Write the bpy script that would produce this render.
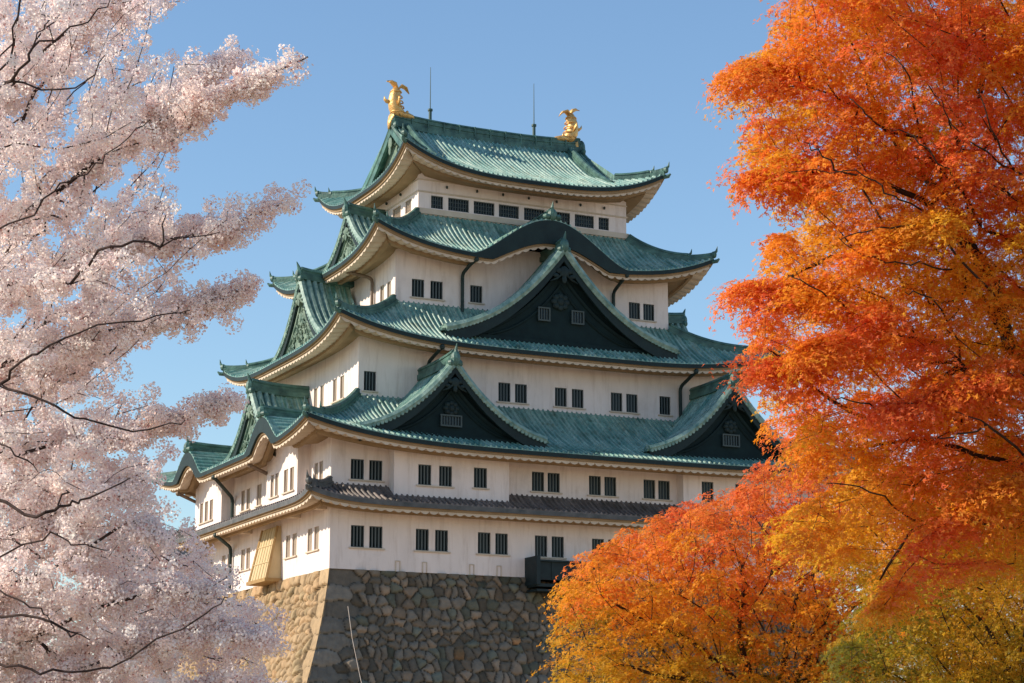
import bpy, math, random
import numpy as np
from mathutils import Vector
for o in list(bpy.data.objects): bpy.data.objects.remove(o)
SC = bpy.context.scene
COL = SC.collection
R = math.radians
random.seed(7); RNG = np.random.default_rng(7)

# ------------------------------------------------------------ camera
CAM = Vector((-65.57, -140.72, -13.76)); YAW, PIT, FPX = 25.65, 11.96, 2105.8
cd = bpy.data.cameras.new('camera'); cam = bpy.data.objects.new('camera', cd); COL.objects.link(cam)
cd.sensor_width = 36; cd.lens = FPX / 1024 * 36; cd.clip_start = 0.5; cd.clip_end = 6000
cam.location = CAM; cam.rotation_euler = (R(90 + PIT), 0, R(-YAW)); SC.camera = cam
_y, _t = R(YAW), R(PIT)
CF = np.array([math.sin(_y) * math.cos(_t), math.cos(_y) * math.cos(_t), math.sin(_t)])
CR = np.array([math.cos(_y), -math.sin(_y), 0.0]); CU = np.cross(CR, CF); CC = np.array(CAM)

def at(px, py, dist):
    """point at a given distance in front of the camera"""
    px = np.asarray(px, float); py = np.asarray(py, float); dist = np.asarray(dist, float)
    d = CF + CR * ((px - 512) / FPX)[..., None] - CU * ((py - 341.5) / FPX)[..., None]
    return CC + d * dist[..., None]

# ------------------------------------------------------------ light
SUN_EL, PHI = 31.0, 17.0                   # sun to the left of the castle, just behind its shaded front
sd = Vector((-math.cos(R(PHI)) * math.cos(R(SUN_EL)), math.sin(R(PHI)) * math.cos(R(SUN_EL)), math.sin(R(SUN_EL))))
W = bpy.data.worlds.new('World'); SC.world = W; W.use_nodes = True
nt = W.node_tree; bg = nt.nodes['Background']
sk = nt.nodes.new('ShaderNodeTexSky'); sk.sky_type = 'NISHITA'; sk.sun_disc = False
sk.sun_elevation = R(SUN_EL); sk.sun_rotation = math.atan2(sd.x, sd.y)
sk.air_density = 1.3; sk.dust_density = 0.0; sk.ozone_density = 4.5; sk.altitude = 0
nt.links.new(sk.outputs[0], bg.inputs[0]); bg.inputs[1].default_value = 0.145
sl = bpy.data.lights.new('sun', 'SUN'); sl.energy = 5.0; sl.angle = R(0.5); sl.color = (1, 0.87, 0.70)
so = bpy.data.objects.new('sun', sl); COL.objects.link(so); so.rotation_euler = sd.to_track_quat('Z', 'Y').to_euler()
SC.view_settings.view_transform = 'Standard'; SC.view_settings.look = 'None'
SC.view_settings.exposure = 0.25; SC.view_settings.gamma = 1

# ------------------------------------------------------------ materials
def mat(name, base, rough=0.8, var=None, vscale=1.0, vamt=0.5, bump=0.0, bscale=8.0, spec=0.3, metal=0.0, stripe=None, attr=False, detail=5):
    m = bpy.data.materials.new(name); m.use_nodes = True; t = m.node_tree; b = t.nodes['Principled BSDF']
    b.inputs['Roughness'].default_value = rough; b.inputs['Metallic'].default_value = metal
    b.inputs['Specular IOR Level'].default_value = spec
    tc = t.nodes.new('ShaderNodeTexCoord')
    colsock = None
    if attr:
        a = t.nodes.new('ShaderNodeAttribute'); a.attribute_name = 'tint'; colsock = a.outputs['Color']
    if var is not None:
        n = t.nodes.new('ShaderNodeTexNoise'); n.inputs['Scale'].default_value = vscale; n.inputs['Detail'].default_value = detail
        mp = t.nodes.new('ShaderNodeMapping')
        if stripe: mp.inputs['Scale'].default_value = stripe
        t.links.new(tc.outputs['Object'], mp.inputs[0]); t.links.new(mp.outputs[0], n.inputs['Vector'])
        r = t.nodes.new('ShaderNodeValToRGB'); r.color_ramp.elements[0].position = 0.5 - vamt / 2; r.color_ramp.elements[1].position = 0.5 + vamt / 2
        r.color_ramp.elements[0].color = (*base, 1); r.color_ramp.elements[1].color = (*var, 1)
        t.links.new(n.outputs['Fac'], r.inputs[0]); 
        if colsock is not None:
            mx = t.nodes.new('ShaderNodeMixRGB'); mx.blend_type = 'MULTIPLY'; mx.inputs[0].default_value = 1
            t.links.new(colsock, mx.inputs[1]); t.links.new(r.outputs[0], mx.inputs[2]); colsock = mx.outputs[0]
        else: colsock = r.outputs[0]
    if colsock is not None: t.links.new(colsock, b.inputs['Base Color'])
    else: b.inputs['Base Color'].default_value = (*base, 1)
    if bump:
        n2 = t.nodes.new('ShaderNodeTexNoise'); n2.inputs['Scale'].default_value = bscale; n2.inputs['Detail'].default_value = 4
        t.links.new(tc.outputs['Object'], n2.inputs['Vector'])
        bp = t.nodes.new('ShaderNodeBump'); bp.inputs['Strength'].default_value = 1; bp.inputs['Distance'].default_value = bump
        t.links.new(n2.outputs['Fac'], bp.inputs['Height']); t.links.new(bp.outputs[0], b.inputs['Normal'])
    return m

def tile_mat(name, c0, c1, c2, rough=0.5):
    """weathered tiles: large patches, streaks down the slope and faint courses, from a UV in metres"""
    m = bpy.data.materials.new(name); m.use_nodes = True; t = m.node_tree; b = t.nodes['Principled BSDF']
    b.inputs['Roughness'].default_value = rough; b.inputs['Specular IOR Level'].default_value = 0.6
    uv = t.nodes.new('ShaderNodeUVMap'); uv.uv_map = 'metres'
    tc = t.nodes.new('ShaderNodeTexCoord')
    def noise(src, sc, det, scale=(1, 1, 1)):
        mp = t.nodes.new('ShaderNodeMapping'); mp.inputs['Scale'].default_value = scale
        n = t.nodes.new('ShaderNodeTexNoise'); n.inputs['Scale'].default_value = sc; n.inputs['Detail'].default_value = det
        t.links.new(src, mp.inputs[0]); t.links.new(mp.outputs[0], n.inputs['Vector']); return n.outputs['Fac']
    def ramp(src, a, b_, ca, cb):
        r = t.nodes.new('ShaderNodeValToRGB'); e = r.color_ramp.elements
        e[0].position = a; e[1].position = b_; e[0].color = (*ca, 1); e[1].color = (*cb, 1); t.links.new(src, r.inputs[0]); return r.outputs[0]
    big = noise(tc.outputs['Object'], 0.45, 4)
    streak = noise(uv.outputs[0], 1.0, 6, (5.0, 0.35, 1))
    fine = noise(uv.outputs[0], 3.0, 4)
    k1 = ramp(big, 0.35, 0.65, c0, c1)
    mx = t.nodes.new('ShaderNodeMixRGB'); t.links.new(ramp(streak, 0.42, 0.68, (0, 0, 0), (.55, .55, .55)), mx.inputs[0])
    t.links.new(k1, mx.inputs[1]); mx.inputs[2].default_value = (*c2, 1)
    sx = t.nodes.new('ShaderNodeSeparateXYZ'); t.links.new(uv.outputs[0], sx.inputs[0])
    m1 = t.nodes.new('ShaderNodeMath'); m1.operation = 'FRACT'
    m0 = t.nodes.new('ShaderNodeMath'); m0.operation = 'MULTIPLY'; m0.inputs[1].default_value = 2.2
    t.links.new(sx.outputs[1], m0.inputs[0]); t.links.new(m0.outputs[0], m1.inputs[0])
    mul = t.nodes.new('ShaderNodeMixRGB'); mul.blend_type = 'MULTIPLY'; mul.inputs[0].default_value = 1
    t.links.new(mx.outputs[0], mul.inputs[1]); t.links.new(ramp(fine, 0.3, 0.7, (.72, .72, .72), (1.15, 1.15, 1.15)), mul.inputs[2])
    seam = ramp(m1.outputs[0], .02, .16, (.35, .38, .38), (1, 1, 1))
    mul2 = t.nodes.new('ShaderNodeMixRGB'); mul2.blend_type = 'MULTIPLY'; mul2.inputs[0].default_value = .55
    t.links.new(mul.outputs[0], mul2.inputs[1]); t.links.new(seam, mul2.inputs[2])
    grime = noise(tc.outputs['Object'], 1.1, 7)
    mul3 = t.nodes.new('ShaderNodeMixRGB'); mul3.blend_type = 'MULTIPLY'; mul3.inputs[0].default_value = 1
    t.links.new(mul2.outputs[0], mul3.inputs[1]); t.links.new(ramp(grime, .52, .68, (1, 1, 1), (.68, .66, .60)), mul3.inputs[2])
    t.links.new(mul3.outputs[0], b.inputs['Base Color'])
    bp = t.nodes.new('ShaderNodeBump'); bp.inputs['Distance'].default_value = 0.05; bp.inputs['Strength'].default_value = 0.8
    t.links.new(m1.outputs[0], bp.inputs['Height']); t.links.new(bp.outputs[0], b.inputs['Normal'])
    return m

def leaf_mat(name, transl=0.45, rough=0.6):
    m = bpy.data.materials.new(name); m.use_nodes = True; t = m.node_tree; b = t.nodes['Principled BSDF']
    a = t.nodes.new('ShaderNodeAttribute'); a.attribute_name = 'tint'
    t.links.new(a.outputs['Color'], b.inputs['Base Color']); b.inputs['Roughness'].default_value = rough; b.inputs['Specular IOR Level'].default_value = 0.2
    tr = t.nodes.new('ShaderNodeBsdfTranslucent'); t.links.new(a.outputs['Color'], tr.inputs['Color'])
    mx = t.nodes.new('ShaderNodeMixShader'); mx.inputs[0].default_value = transl
    t.links.new(b.outputs[0], mx.inputs[1]); t.links.new(tr.outputs[0], mx.inputs[2])
    t.links.new(mx.outputs[0], t.nodes['Material Output'].inputs['Surface'])
    return m

M = {}
M['plaster'] = mat('plaster', (.88, .77, .72), .9, (.74, .645, .60), 0.9, .55, .012, 5, .1, detail=10, stripe=(1, 1, .3))
def weather(m, c, lo, hi, scale, nscale, dark):
    t = m.node_tree; b = t.nodes['Principled BSDF']; old = b.inputs['Base Color'].links[0].from_socket
    tc = t.nodes.new('ShaderNodeTexCoord'); mp = t.nodes.new('ShaderNodeMapping'); mp.inputs['Scale'].default_value = scale
    n = t.nodes.new('ShaderNodeTexNoise'); n.inputs['Scale'].default_value = nscale; n.inputs['Detail'].default_value = 8; n.inputs['Roughness'].default_value = .65
    t.links.new(tc.outputs['Object'], mp.inputs[0]); t.links.new(mp.outputs[0], n.inputs['Vector'])
    r = t.nodes.new('ShaderNodeValToRGB'); r.color_ramp.elements[0].position = lo; r.color_ramp.elements[1].position = hi
    r.color_ramp.elements[0].color = (1, 1, 1, 1); r.color_ramp.elements[1].color = (*dark, 1); t.links.new(n.outputs['Fac'], r.inputs[0])
    mx = t.nodes.new('ShaderNodeMixRGB'); mx.blend_type = 'MULTIPLY'; mx.inputs[0].default_value = 1
    t.links.new(old, mx.inputs[1]); t.links.new(r.outputs[0], mx.inputs[2]); t.links.new(mx.outputs[0], b.inputs['Base Color'])
weather(M['plaster'], 0, .50, .74, (1, 1, .12), 2.6, (.80, .77, .74))
weather(M['plaster'], 0, .56, .70, (1, 1, 1), .35, (.88, .87, .86))
M['plaster_trim'] = mat('plaster_trim', (.66, .56, .45), .9, (.52, .42, .32), 1.2, .6, .01, 5, .1)
M['soffit'] = mat('soffit', (.38, .27, .165), .9, (.26, .18, .10), 0.9, .6, .02, 4, .1)
M['copper_tile'] = tile_mat('copper_tile', (.075, .215, .185), (.16, .33, .28), (.56, .66, .54), .42)
M['grey_tile'] = tile_mat('grey_tile', (.07, .062, .06), (.13, .11, .10), (.34, .27, .245), .55)
M['copper_ridge'] = mat('copper_ridge', (.014, .05, .045), .5, (.10, .21, .17), 1.6, .5, .03, 6, .4)
M['grey_ridge'] = mat('grey_ridge', (.05, .055, .055), .6, (.13, .125, .12), 1.6, .5, .03, 6, .4)
M['copper_verge'] = mat('copper_verge', (.06, .15, .13), .5, (.34, .46, .38), 2.2, .5, .03, 6, .4)
M['copper_dark'] = mat('copper_dark', (.005, .014, .015), .6, (.011, .028, .027), 1.2, .5, .02, 6, .3)
M['copper_carved'] = mat('copper_carved', (.07, .13, .105), .7, (.22, .29, .22), 1.7, .35, .09, 2.6, .3)  # lighter green than the front pediments: sunlight painted into the colour
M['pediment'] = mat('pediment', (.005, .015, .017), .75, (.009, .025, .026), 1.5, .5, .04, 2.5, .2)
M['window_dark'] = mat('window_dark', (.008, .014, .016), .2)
M['window_wood_sunlit'] = mat('window_wood_sunlit', (.16, .10, .055), .7, (.24, .16, .09), 3, .5)
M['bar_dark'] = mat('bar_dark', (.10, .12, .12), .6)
M['bar_sunlit'] = mat('bar_sunlit', (.6, .5, .4), .8)
M['bar_pale'] = mat('bar_pale', (.065, .085, .082), .6)
M['pipe'] = mat('pipe', (.015, .028, .026), .6, (.03, .05, .045), 2, .4)
M['pipe_bronze'] = mat('pipe_bronze', (.12, .08, .05), .5, (.2, .14, .1), 2, .4)
M['gold'] = mat('gold', (.80, .52, .20), .45, (.62, .33, .10), 3, .5, .05, 5, .5, .55)
M['board'] = mat('board', (.60, .47, .28), .8, (.48, .36, .19), 1.0, .5, .01, 6, .2, stripe=(1, 6, .4))
M['board_dark'] = mat('board_dark', (.008, .016, .018), .6, (.018, .032, .034), 2, .5)
M['stone'] = mat('stone', (.75, .75, .75), .92, (1.25, 1.2, 1.15), 2.6, .6, .06, 5, .15, attr=True, detail=8)
M['bark_cherry'] = mat('bark_cherry', (.022, .015, .014), .9, (.08, .055, .05), 6, .5, .01, 20, .1)
M['bark_maple'] = mat('bark_maple', (.03, .02, .015), .9, (.07, .045, .03), 6, .5, .01, 20, .1)
M['leaf'] = leaf_mat('leaf', .5); M['petal'] = leaf_mat('petal', .55, .8)
M['rod'] = mat('rod', (.04, .09, .085), .5)
M['rope'] = mat('rope', (.6, .5, .42), .9)
M['ground'] = mat('ground', (.46, .33, .22), .95, (.36, .27, .16), .25, .5, .03, 3, .1)

# ------------------------------------------------------------ mesh helpers
class MB:
    def __init__(s): s.v = []; s.f = []; s.m = []; s.uv = {}
    def add(s, V, F, mi=0):
        o = len(s.v); s.v += [tuple(map(float, p)) for p in V]; s.f += [tuple(i + o for i in f) for f in F]; s.m += [mi] * len(F)
    def box(s, c, h, tf=None, mi=0, rz=0.0):
        V = []
        for i in (-1, 1):
            for j in (-1, 1):
                for k in (-1, 1):
                    x, y = i * h[0], j * h[1]
                    if rz: x, y = x * math.cos(rz) - y * math.sin(rz), x * math.sin(rz) + y * math.cos(rz)
                    p = (c[0] + x, c[1] + y, c[2] + k * h[2]); V.append(tf(*p) if tf else p)
        s.add(V, [(0, 1, 3, 2), (4, 6, 7, 5), (0, 4, 5, 1), (2, 3, 7, 6), (0, 2, 6, 4), (1, 5, 7, 3)], mi)
    def grid(s, V, nu, nv, mi=0, uv=None):
        o = len(s.v); s.v += [tuple(map(float, p)) for p in V]
        for i in range(nu - 1):
            for j in range(nv - 1):
                s.f.append((o + i * nv + j, o + (i + 1) * nv + j, o + (i + 1) * nv + j + 1, o + i * nv + j + 1)); s.m.append(mi)
        if uv is not None:
            for k, q in enumerate(uv): s.uv[o + k] = q
    def sweep(s, pts, sec, mi=0, up=(0, 0, 1), scale=None, cap=True):
        """sweep a closed section (side, up) along points"""
        pts = [Vector(p) for p in pts]; n = len(pts); o = len(s.v); k = len(sec); up = Vector(up)
        for i, p in enumerate(pts):
            t = (pts[min(i + 1, n - 1)] - pts[max(i - 1, 0)]).normalized(); a = t.cross(up)
            if a.length < 1e-4: a = Vector((1, 0, 0))
            a.normalize(); b = a.cross(t).normalized(); sc = scale[i] if scale else 1
            for (x, z) in sec: q = p + a * x * sc + b * z * sc; s.v.append(tuple(q))
        for i in range(n - 1):
            for j in range(k):
                j2 = (j + 1) % k; s.f.append((o + i * k + j, o + i * k + j2, o + (i + 1) * k + j2, o + (i + 1) * k + j)); s.m.append(mi)
        if cap:
            s.f.append(tuple(o + j for j in range(k))[::-1]); s.m.append(mi)
            s.f.append(tuple(o + (n - 1) * k + j for j in range(k))); s.m.append(mi)
    def tube(s, pts, r, n=8, mi=0, up=(0, 0, 1), scale=None):
        s.sweep(pts, [(r * math.cos(2 * math.pi * i / n), r * math.sin(2 * math.pi * i / n)) for i in range(n)], mi, up, scale)
    def ball(s, c, r, tf=None, mi=0, n=8):
        V = []; 
        for i in range(n + 1):
            for j in range(n):
                th = math.pi * i / n; ph = 2 * math.pi * j / n
                p = (c[0] + r[0] * math.sin(th) * math.cos(ph), c[1] + r[1] * math.sin(th) * math.sin(ph), c[2] + r[2] * math.cos(th)); V.append(tf(*p) if tf else p)
        F = [(i * n + j, (i + 1) * n + j, (i + 1) * n + (j + 1) % n, i * n + (j + 1) % n) for i in range(n) for j in range(n)]
        s.add(V, F, mi)
    def build(s, name, mats, parent=None, smooth=False, origin=None):
        me = bpy.data.meshes.new(name)
        v = s.v
        if origin is not None: v = [(a - origin[0], b - origin[1], c - origin[2]) for a, b, c in v]
        me.from_pydata(v, [], s.f)
        for m_ in (mats if isinstance(mats, (list, tuple)) else [mats]): me.materials.append(M[m_])
        me.polygons.foreach_set('material_index', s.m)
        if s.uv:
            l = me.uv_layers.new(name='metres'); li = np.zeros(len(me.loops), int); me.loops.foreach_get('vertex_index', li)
            tab = np.zeros((len(v), 2)); 
            for k, q in s.uv.items(): tab[k] = q
            l.data.foreach_set('uv', tab[li].ravel())
        if smooth: me.polygons.foreach_set('use_smooth', [True] * len(me.polygons))
        me.update()
        o = bpy.data.objects.new(name, me); COL.objects.link(o)
        if origin is not None: o.location = origin
        if parent: o.parent = parent
        return o
def tag(o, label=None, cat=None, group=None, kind=None):
    if label: o['label'] = label
    if cat: o['category'] = cat
    if group: o['group'] = group
    if kind: o['kind'] = kind
    return o
def empty(name, loc=(0, 0, 0)):
    o = bpy.data.objects.new(name, None); COL.objects.link(o); o.location = loc; return o

SIDE = {'front': lambda s, d, z: (s, -d, z), 'right': lambda s, d, z: (d, s, z), 'back': lambda s, d, z: (-s, d, z), 'left': lambda s, d, z: (-d, -s, z)}

# ------------------------------------------------------------ ground
g = MB(); g.add([(-3000, -3000, -15.5), (3000, -3000, -15.5), (3000, 3000, -15.5), (-3000, 3000, -15.5)], [(0, 1, 2, 3)])
tag(g.build('ground', 'ground'), kind='structure')

# ------------------------------------------------------------ castle dimensions (metres; x along the shaded front, y away along the sunlit side)
A1, B1, C1 = -17.64, 13.83, 20.9           # first and second storey: x from A1 to C1, y +-B1
A3, B3, C3 = -14.27, 9.81, 15.7
A4, B4, C4 = -10.96, 8.15, 10.96
A5, B5, C5 = -8.5, 6.33, 8.5
castle = empty('castle_keep', (0, 0, 0))
tag(castle, 'white plastered castle keep with five tiers of green copper roofs on a stone base', 'castle')

# ---------------- walls with real window openings
def wall_face(mb, tf, s0, s1, z0, z1, d, holes, dep=0.28):
    S = sorted({s0, s1, *[h[0] for h in holes], *[h[1] for h in holes]}); Z = sorted({z0, z1, *[h[2] for h in holes], *[h[3] for h in holes]})
    for a, b in zip(S, S[1:]):
        for c, e in zip(Z, Z[1:]):
            ms, mz = (a + b) / 2, (c + e) / 2
            if any(h[0] < ms < h[1] and h[2] < mz < h[3] for h in holes): continue
            mb.add([tf(a, d, c), tf(b, d, c), tf(b, d, e), tf(a, d, e)], [(0, 1, 2, 3)])
    for h in holes:
        a, b, c, e = h; q = d - dep
        P = [tf(a, d, c), tf(b, d, c), tf(b, d, e), tf(a, d, e), tf(a, q, c), tf(b, q, c), tf(b, q, e), tf(a, q, e)]
        mb.add(P, [(0, 4, 5, 1), (1, 5, 6, 2), (2, 6, 7, 3), (3, 7, 4, 0)])
def add_window(tf, h, d, side, wide=False, sill=True):
    a, b, c, e = h; w = b - a
    lit = side == 'left'  # sunlit side takes paler panes and bars, the sun put into their colour
    m = MB()
    q = d - 0.27
    m.add([tf(a - .02, q, c - .02), tf(b + .02, q, c - .02), tf(b + .02, q, e + .02), tf(a - .02, q, e + .02)], [(0, 1, 2, 3)])
    f = 0.05
    for (x0, x1, y0, y1) in ((a, a + f, c, e), (b - f, b, c, e), (a + f, b - f, e - f, e), (a + f, b - f, c, c + f)):
        m.box(((x0 + x1) / 2, d - .14, (y0 + y1) / 2), ((x1 - x0) / 2 - .001, .06, (y1 - y0) / 2 - .001), tf, 1)
    o = m.build('window', ['window_wood_sunlit' if lit else 'window_dark', 'window_wood_sunlit' if lit else 'bar_dark'], castle)
    gr = MB(); n = max(3, int(round(w / (0.24 if not wide else .21))))
    bw = .042 if not wide else .018
    for i in range(1, n):
        gr.box((a + w * i / n, d - .10, (c + e) / 2), (bw, .035, (e - c) / 2 - .004), tf)
    if wide:
        for k in (1, 2): gr.box(((a + b) / 2, d - .135, c + (e - c) * k / 3), (w / 2 - .01, .012, .015), tf)
    gr.build('grille', 'bar_sunlit' if lit else 'bar_dark', o)
    return o
def sill_for(tf, s0, s1, z, d, parent):
    m = MB(); m.box(((s0 + s1) / 2, d + .06, z - .06), ((s1 - s0) / 2 + .15, .058, .045), tf); m.build('sill', 'plaster_trim', parent)
def pair(a, b, c, e, w=.93): return [(a, a + w, c, e), (b - w, b, c, e)]

def storey(x0, x1, b, z0, z1, fw, lw, name_extra=None):
    m = MB()
    d = {'front': (x0, x1, b), 'left': (-b, b, -x0), 'right': (-b, b, x1), 'back': (-x1, -x0, b)}
    H = {'front': [h for g_ in fw for h in g_], 'left': [h for g_ in lw for h in g_], 'right': [], 'back': []}
    for sd_, (s0, s1, dd) in d.items(): wall_face(m, SIDE[sd_], s0, s1, z0, z1, dd, H[sd_])
    m.build('wall', 'plaster', castle)
    for sd_, G in (('front', fw), ('left', lw)):
        for g_ in G:
            os_ = [add_window(SIDE[sd_], h, d[sd_][2], sd_) for h in g_]
            sill_for(SIDE[sd_], g_[0][0], g_[-1][1], g_[0][2], d[sd_][2], os_[0])
# first and second storey
fw = [pair(a, b, 1.45, 2.87) for a, b in ((-16.19, -13.98), (-11.63, -9.32), (-7.15, -4.94), (-2.92, -.73), (1.42, 3.6), (5.8, 8.0), (10.2, 12.4), (14.5, 16.7))]
lw = [pair(a, b, 1.45, 2.95, .85) for a, b in ((9.7, 11.8), (5.45, 7.6), (-4.1, -2.05), (-8.5, -6.3), (-12.6, -10.6))]
storey(A1, C1, B1, 0.0, 4.98, fw, lw)
fw = [pair(a, b, 5.87, 7.2) for a, b in ((-16.27, -14.05), (-3.14, -1.02), (1.22, 3.35), (5.5, 7.6))]
lw = [pair(10.75, 12.35, 5.85, 7.2, .68), pair(-4.39, -2.4, 5.75, 7.25, .8), [(-.95, .1, 5.75, 7.25)]]
storey(A1, C1, B1, 4.982, 9.0, fw, lw)
# protruding bays of the second storey
def bay(side, s0, s1, din, holes, ztop, z0=4.3):
    tf = SIDE[side]; m = MB(); dd = din + .9
    wall_face(m, tf, s0, s1, z0, ztop, dd, [h for g_ in holes for h in g_])
    for s in (s0, s1):
        m.add([tf(s, din - .02, z0), tf(s, dd, z0), tf(s, dd, ztop), tf(s, din - .02, ztop)], [(0, 1, 2, 3)])
    m.add([tf(s0, din - .02, z0), tf(s1, din - .02, z0), tf(s1, dd, z0), tf(s0, dd, z0)], [(0, 1, 2, 3)])
    o = m.build('bay', 'plaster', castle)
    for g_ in holes:
        os_ = [add_window(tf, h, dd, side) for h in g_]
        sill_for(tf, g_[0][0], g_[-1][1], g_[0][2], dd, os_[0])
bay('front', -13.6, -5.29, B1, [pair(-11.88, -9.46, 5.65, 7.0), [(-7.87, -6.91, 5.7, 7.05)]], 9.1)
bay('front', 8.16, 16.5, B1, [[(9.65, 10.6, 5.75, 7.2)], pair(12.4, 14.7, 5.75, 7.2)], 9.1)
bay('left', 3.75, 9.95, -A1, [pair(4.6, 6.2, 5.6, 7.15, .68), pair(7.3, 9.3, 5.6, 7.15, .8)], 9.3)
bay('left', -12.6, -6.2, -A1, [[(-11.4, -10.6, 5.6, 7.1), (-10.2, -9.4, 5.6, 7.1), (-9.0, -8.2, 5.6, 7.1)]], 9.3)
# third
fw = [[(-13.86, -12.97, 12.6, 13.95)]] + [pair(a, b, 12.65, 14.0) for a, b in ((-3.76, -1.54), (.67, 2.95), (5.17, 7.35))] + [[(9.17, 10.08, 12.7, 14.05)]]
lw = [pair(1.2, 3.2, 12.55, 14.1, .7), pair(5.0, 7.15, 12.5, 14.1, .75), pair(-6.8, -4.8, 12.55, 14.1, .75)]
storey(A3, C3, B3, 11.0, 17.3, fw, lw)
# fourth
fw = [pair(-9.7, -7.33, 19.9, 21.2, .95), [(-5.2, -4.25, 19.95, 21.2)], [(3.9, 4.8, 19.95, 21.2)], pair(7.65, 9.78, 20.0, 21.25)]
lw = [pair(5.35, 7.4, 19.65, 21.1, .75), pair(-7.4, -5.35, 19.65, 21.1, .75)]
storey(A4, C4, B4, 18.2, 24.2, fw, lw)
# top floor: band of wide windows between posts, rails above and below
m = MB(); tops = {'front': (A5, C5, B5), 'left': (-B5, B5, -A5), 'right': (-B5, B5, C5), 'back': (A5, C5, B5)}
FW5 = [(-7.5, -6.55), (-6.15, -4.5), (-4.12, -2.45), (-2.1, -.47), (-.05, 1.65), (2.08, 3.75), (4.15, 5.75), (6.15, 7.02)]
LW5 = [(-5.0, -4.1), (-3.4, -1.9), (-1.0, .6), (1.5, 3.05), (3.9, 5.0)]
T5W = []
for sd_, (s0, s1, dd) in tops.items():
    hs = [(a, b, 27.05, 28.0) for a, b in (FW5 if sd_ in ('front', 'back') else LW5)]
    if sd_ in ('right', 'back'): hs = []
    wall_face(m, SIDE[sd_], s0, s1, 25.3, 30.3, dd, hs); T5W += [(sd_, h, dd) for h in hs]
m.build('wall', 'plaster', castle)
for sd_, h, dd in T5W: add_window(SIDE[sd_], h, dd, sd_, wide=True)
m = MB()
for sd_, (s0, s1, dd) in tops.items():
    tf = SIDE[sd_]
    for z, hh, pr in ((26.75, .2, .14), (28.22, .05, .07), (29.1, .04, .06)):
        m.box(((s0 + s1) / 2, dd + pr / 2 + .002, z), ((s1 - s0) / 2 + (pr if sd_ in ('front', 'back') else .0), pr / 2, hh), tf)
m.build('wall_rail', 'plaster_trim', castle)
m = MB()
for s in (-6.3, -3.9, -1.8, .3, 2.6, 4.6, 6.6): m = MB(); m.ball((s, B5 + .1, 28.72), (.09, .09, .12), SIDE['front'], n=6); m.build('wall_bell', 'pipe', castle)  # small dark bells above the windows, giving no light
for s in (-3, 0.5, 3.2): m = MB(); m.ball((s, -A5 + .1, 28.72), (.09, .09, .12), SIDE['left'], n=6); m.build('wall_bell', 'pipe', castle)

# ---------------- roofs
P_ROLL = 0.38
def ripple(s, h=.085): 
    c = math.cos(2 * math.pi * s / P_ROLL); return h * max(0.0, c) ** .8
def prof(v): return .55 * v + .45 * (1 - (1 - v) ** 2)
def kara(t):
    t = abs(t)
    if t >= 1: return 0.0
    return (0.5 + 0.5 * math.cos(math.pi * t)) ** 0.72

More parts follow.
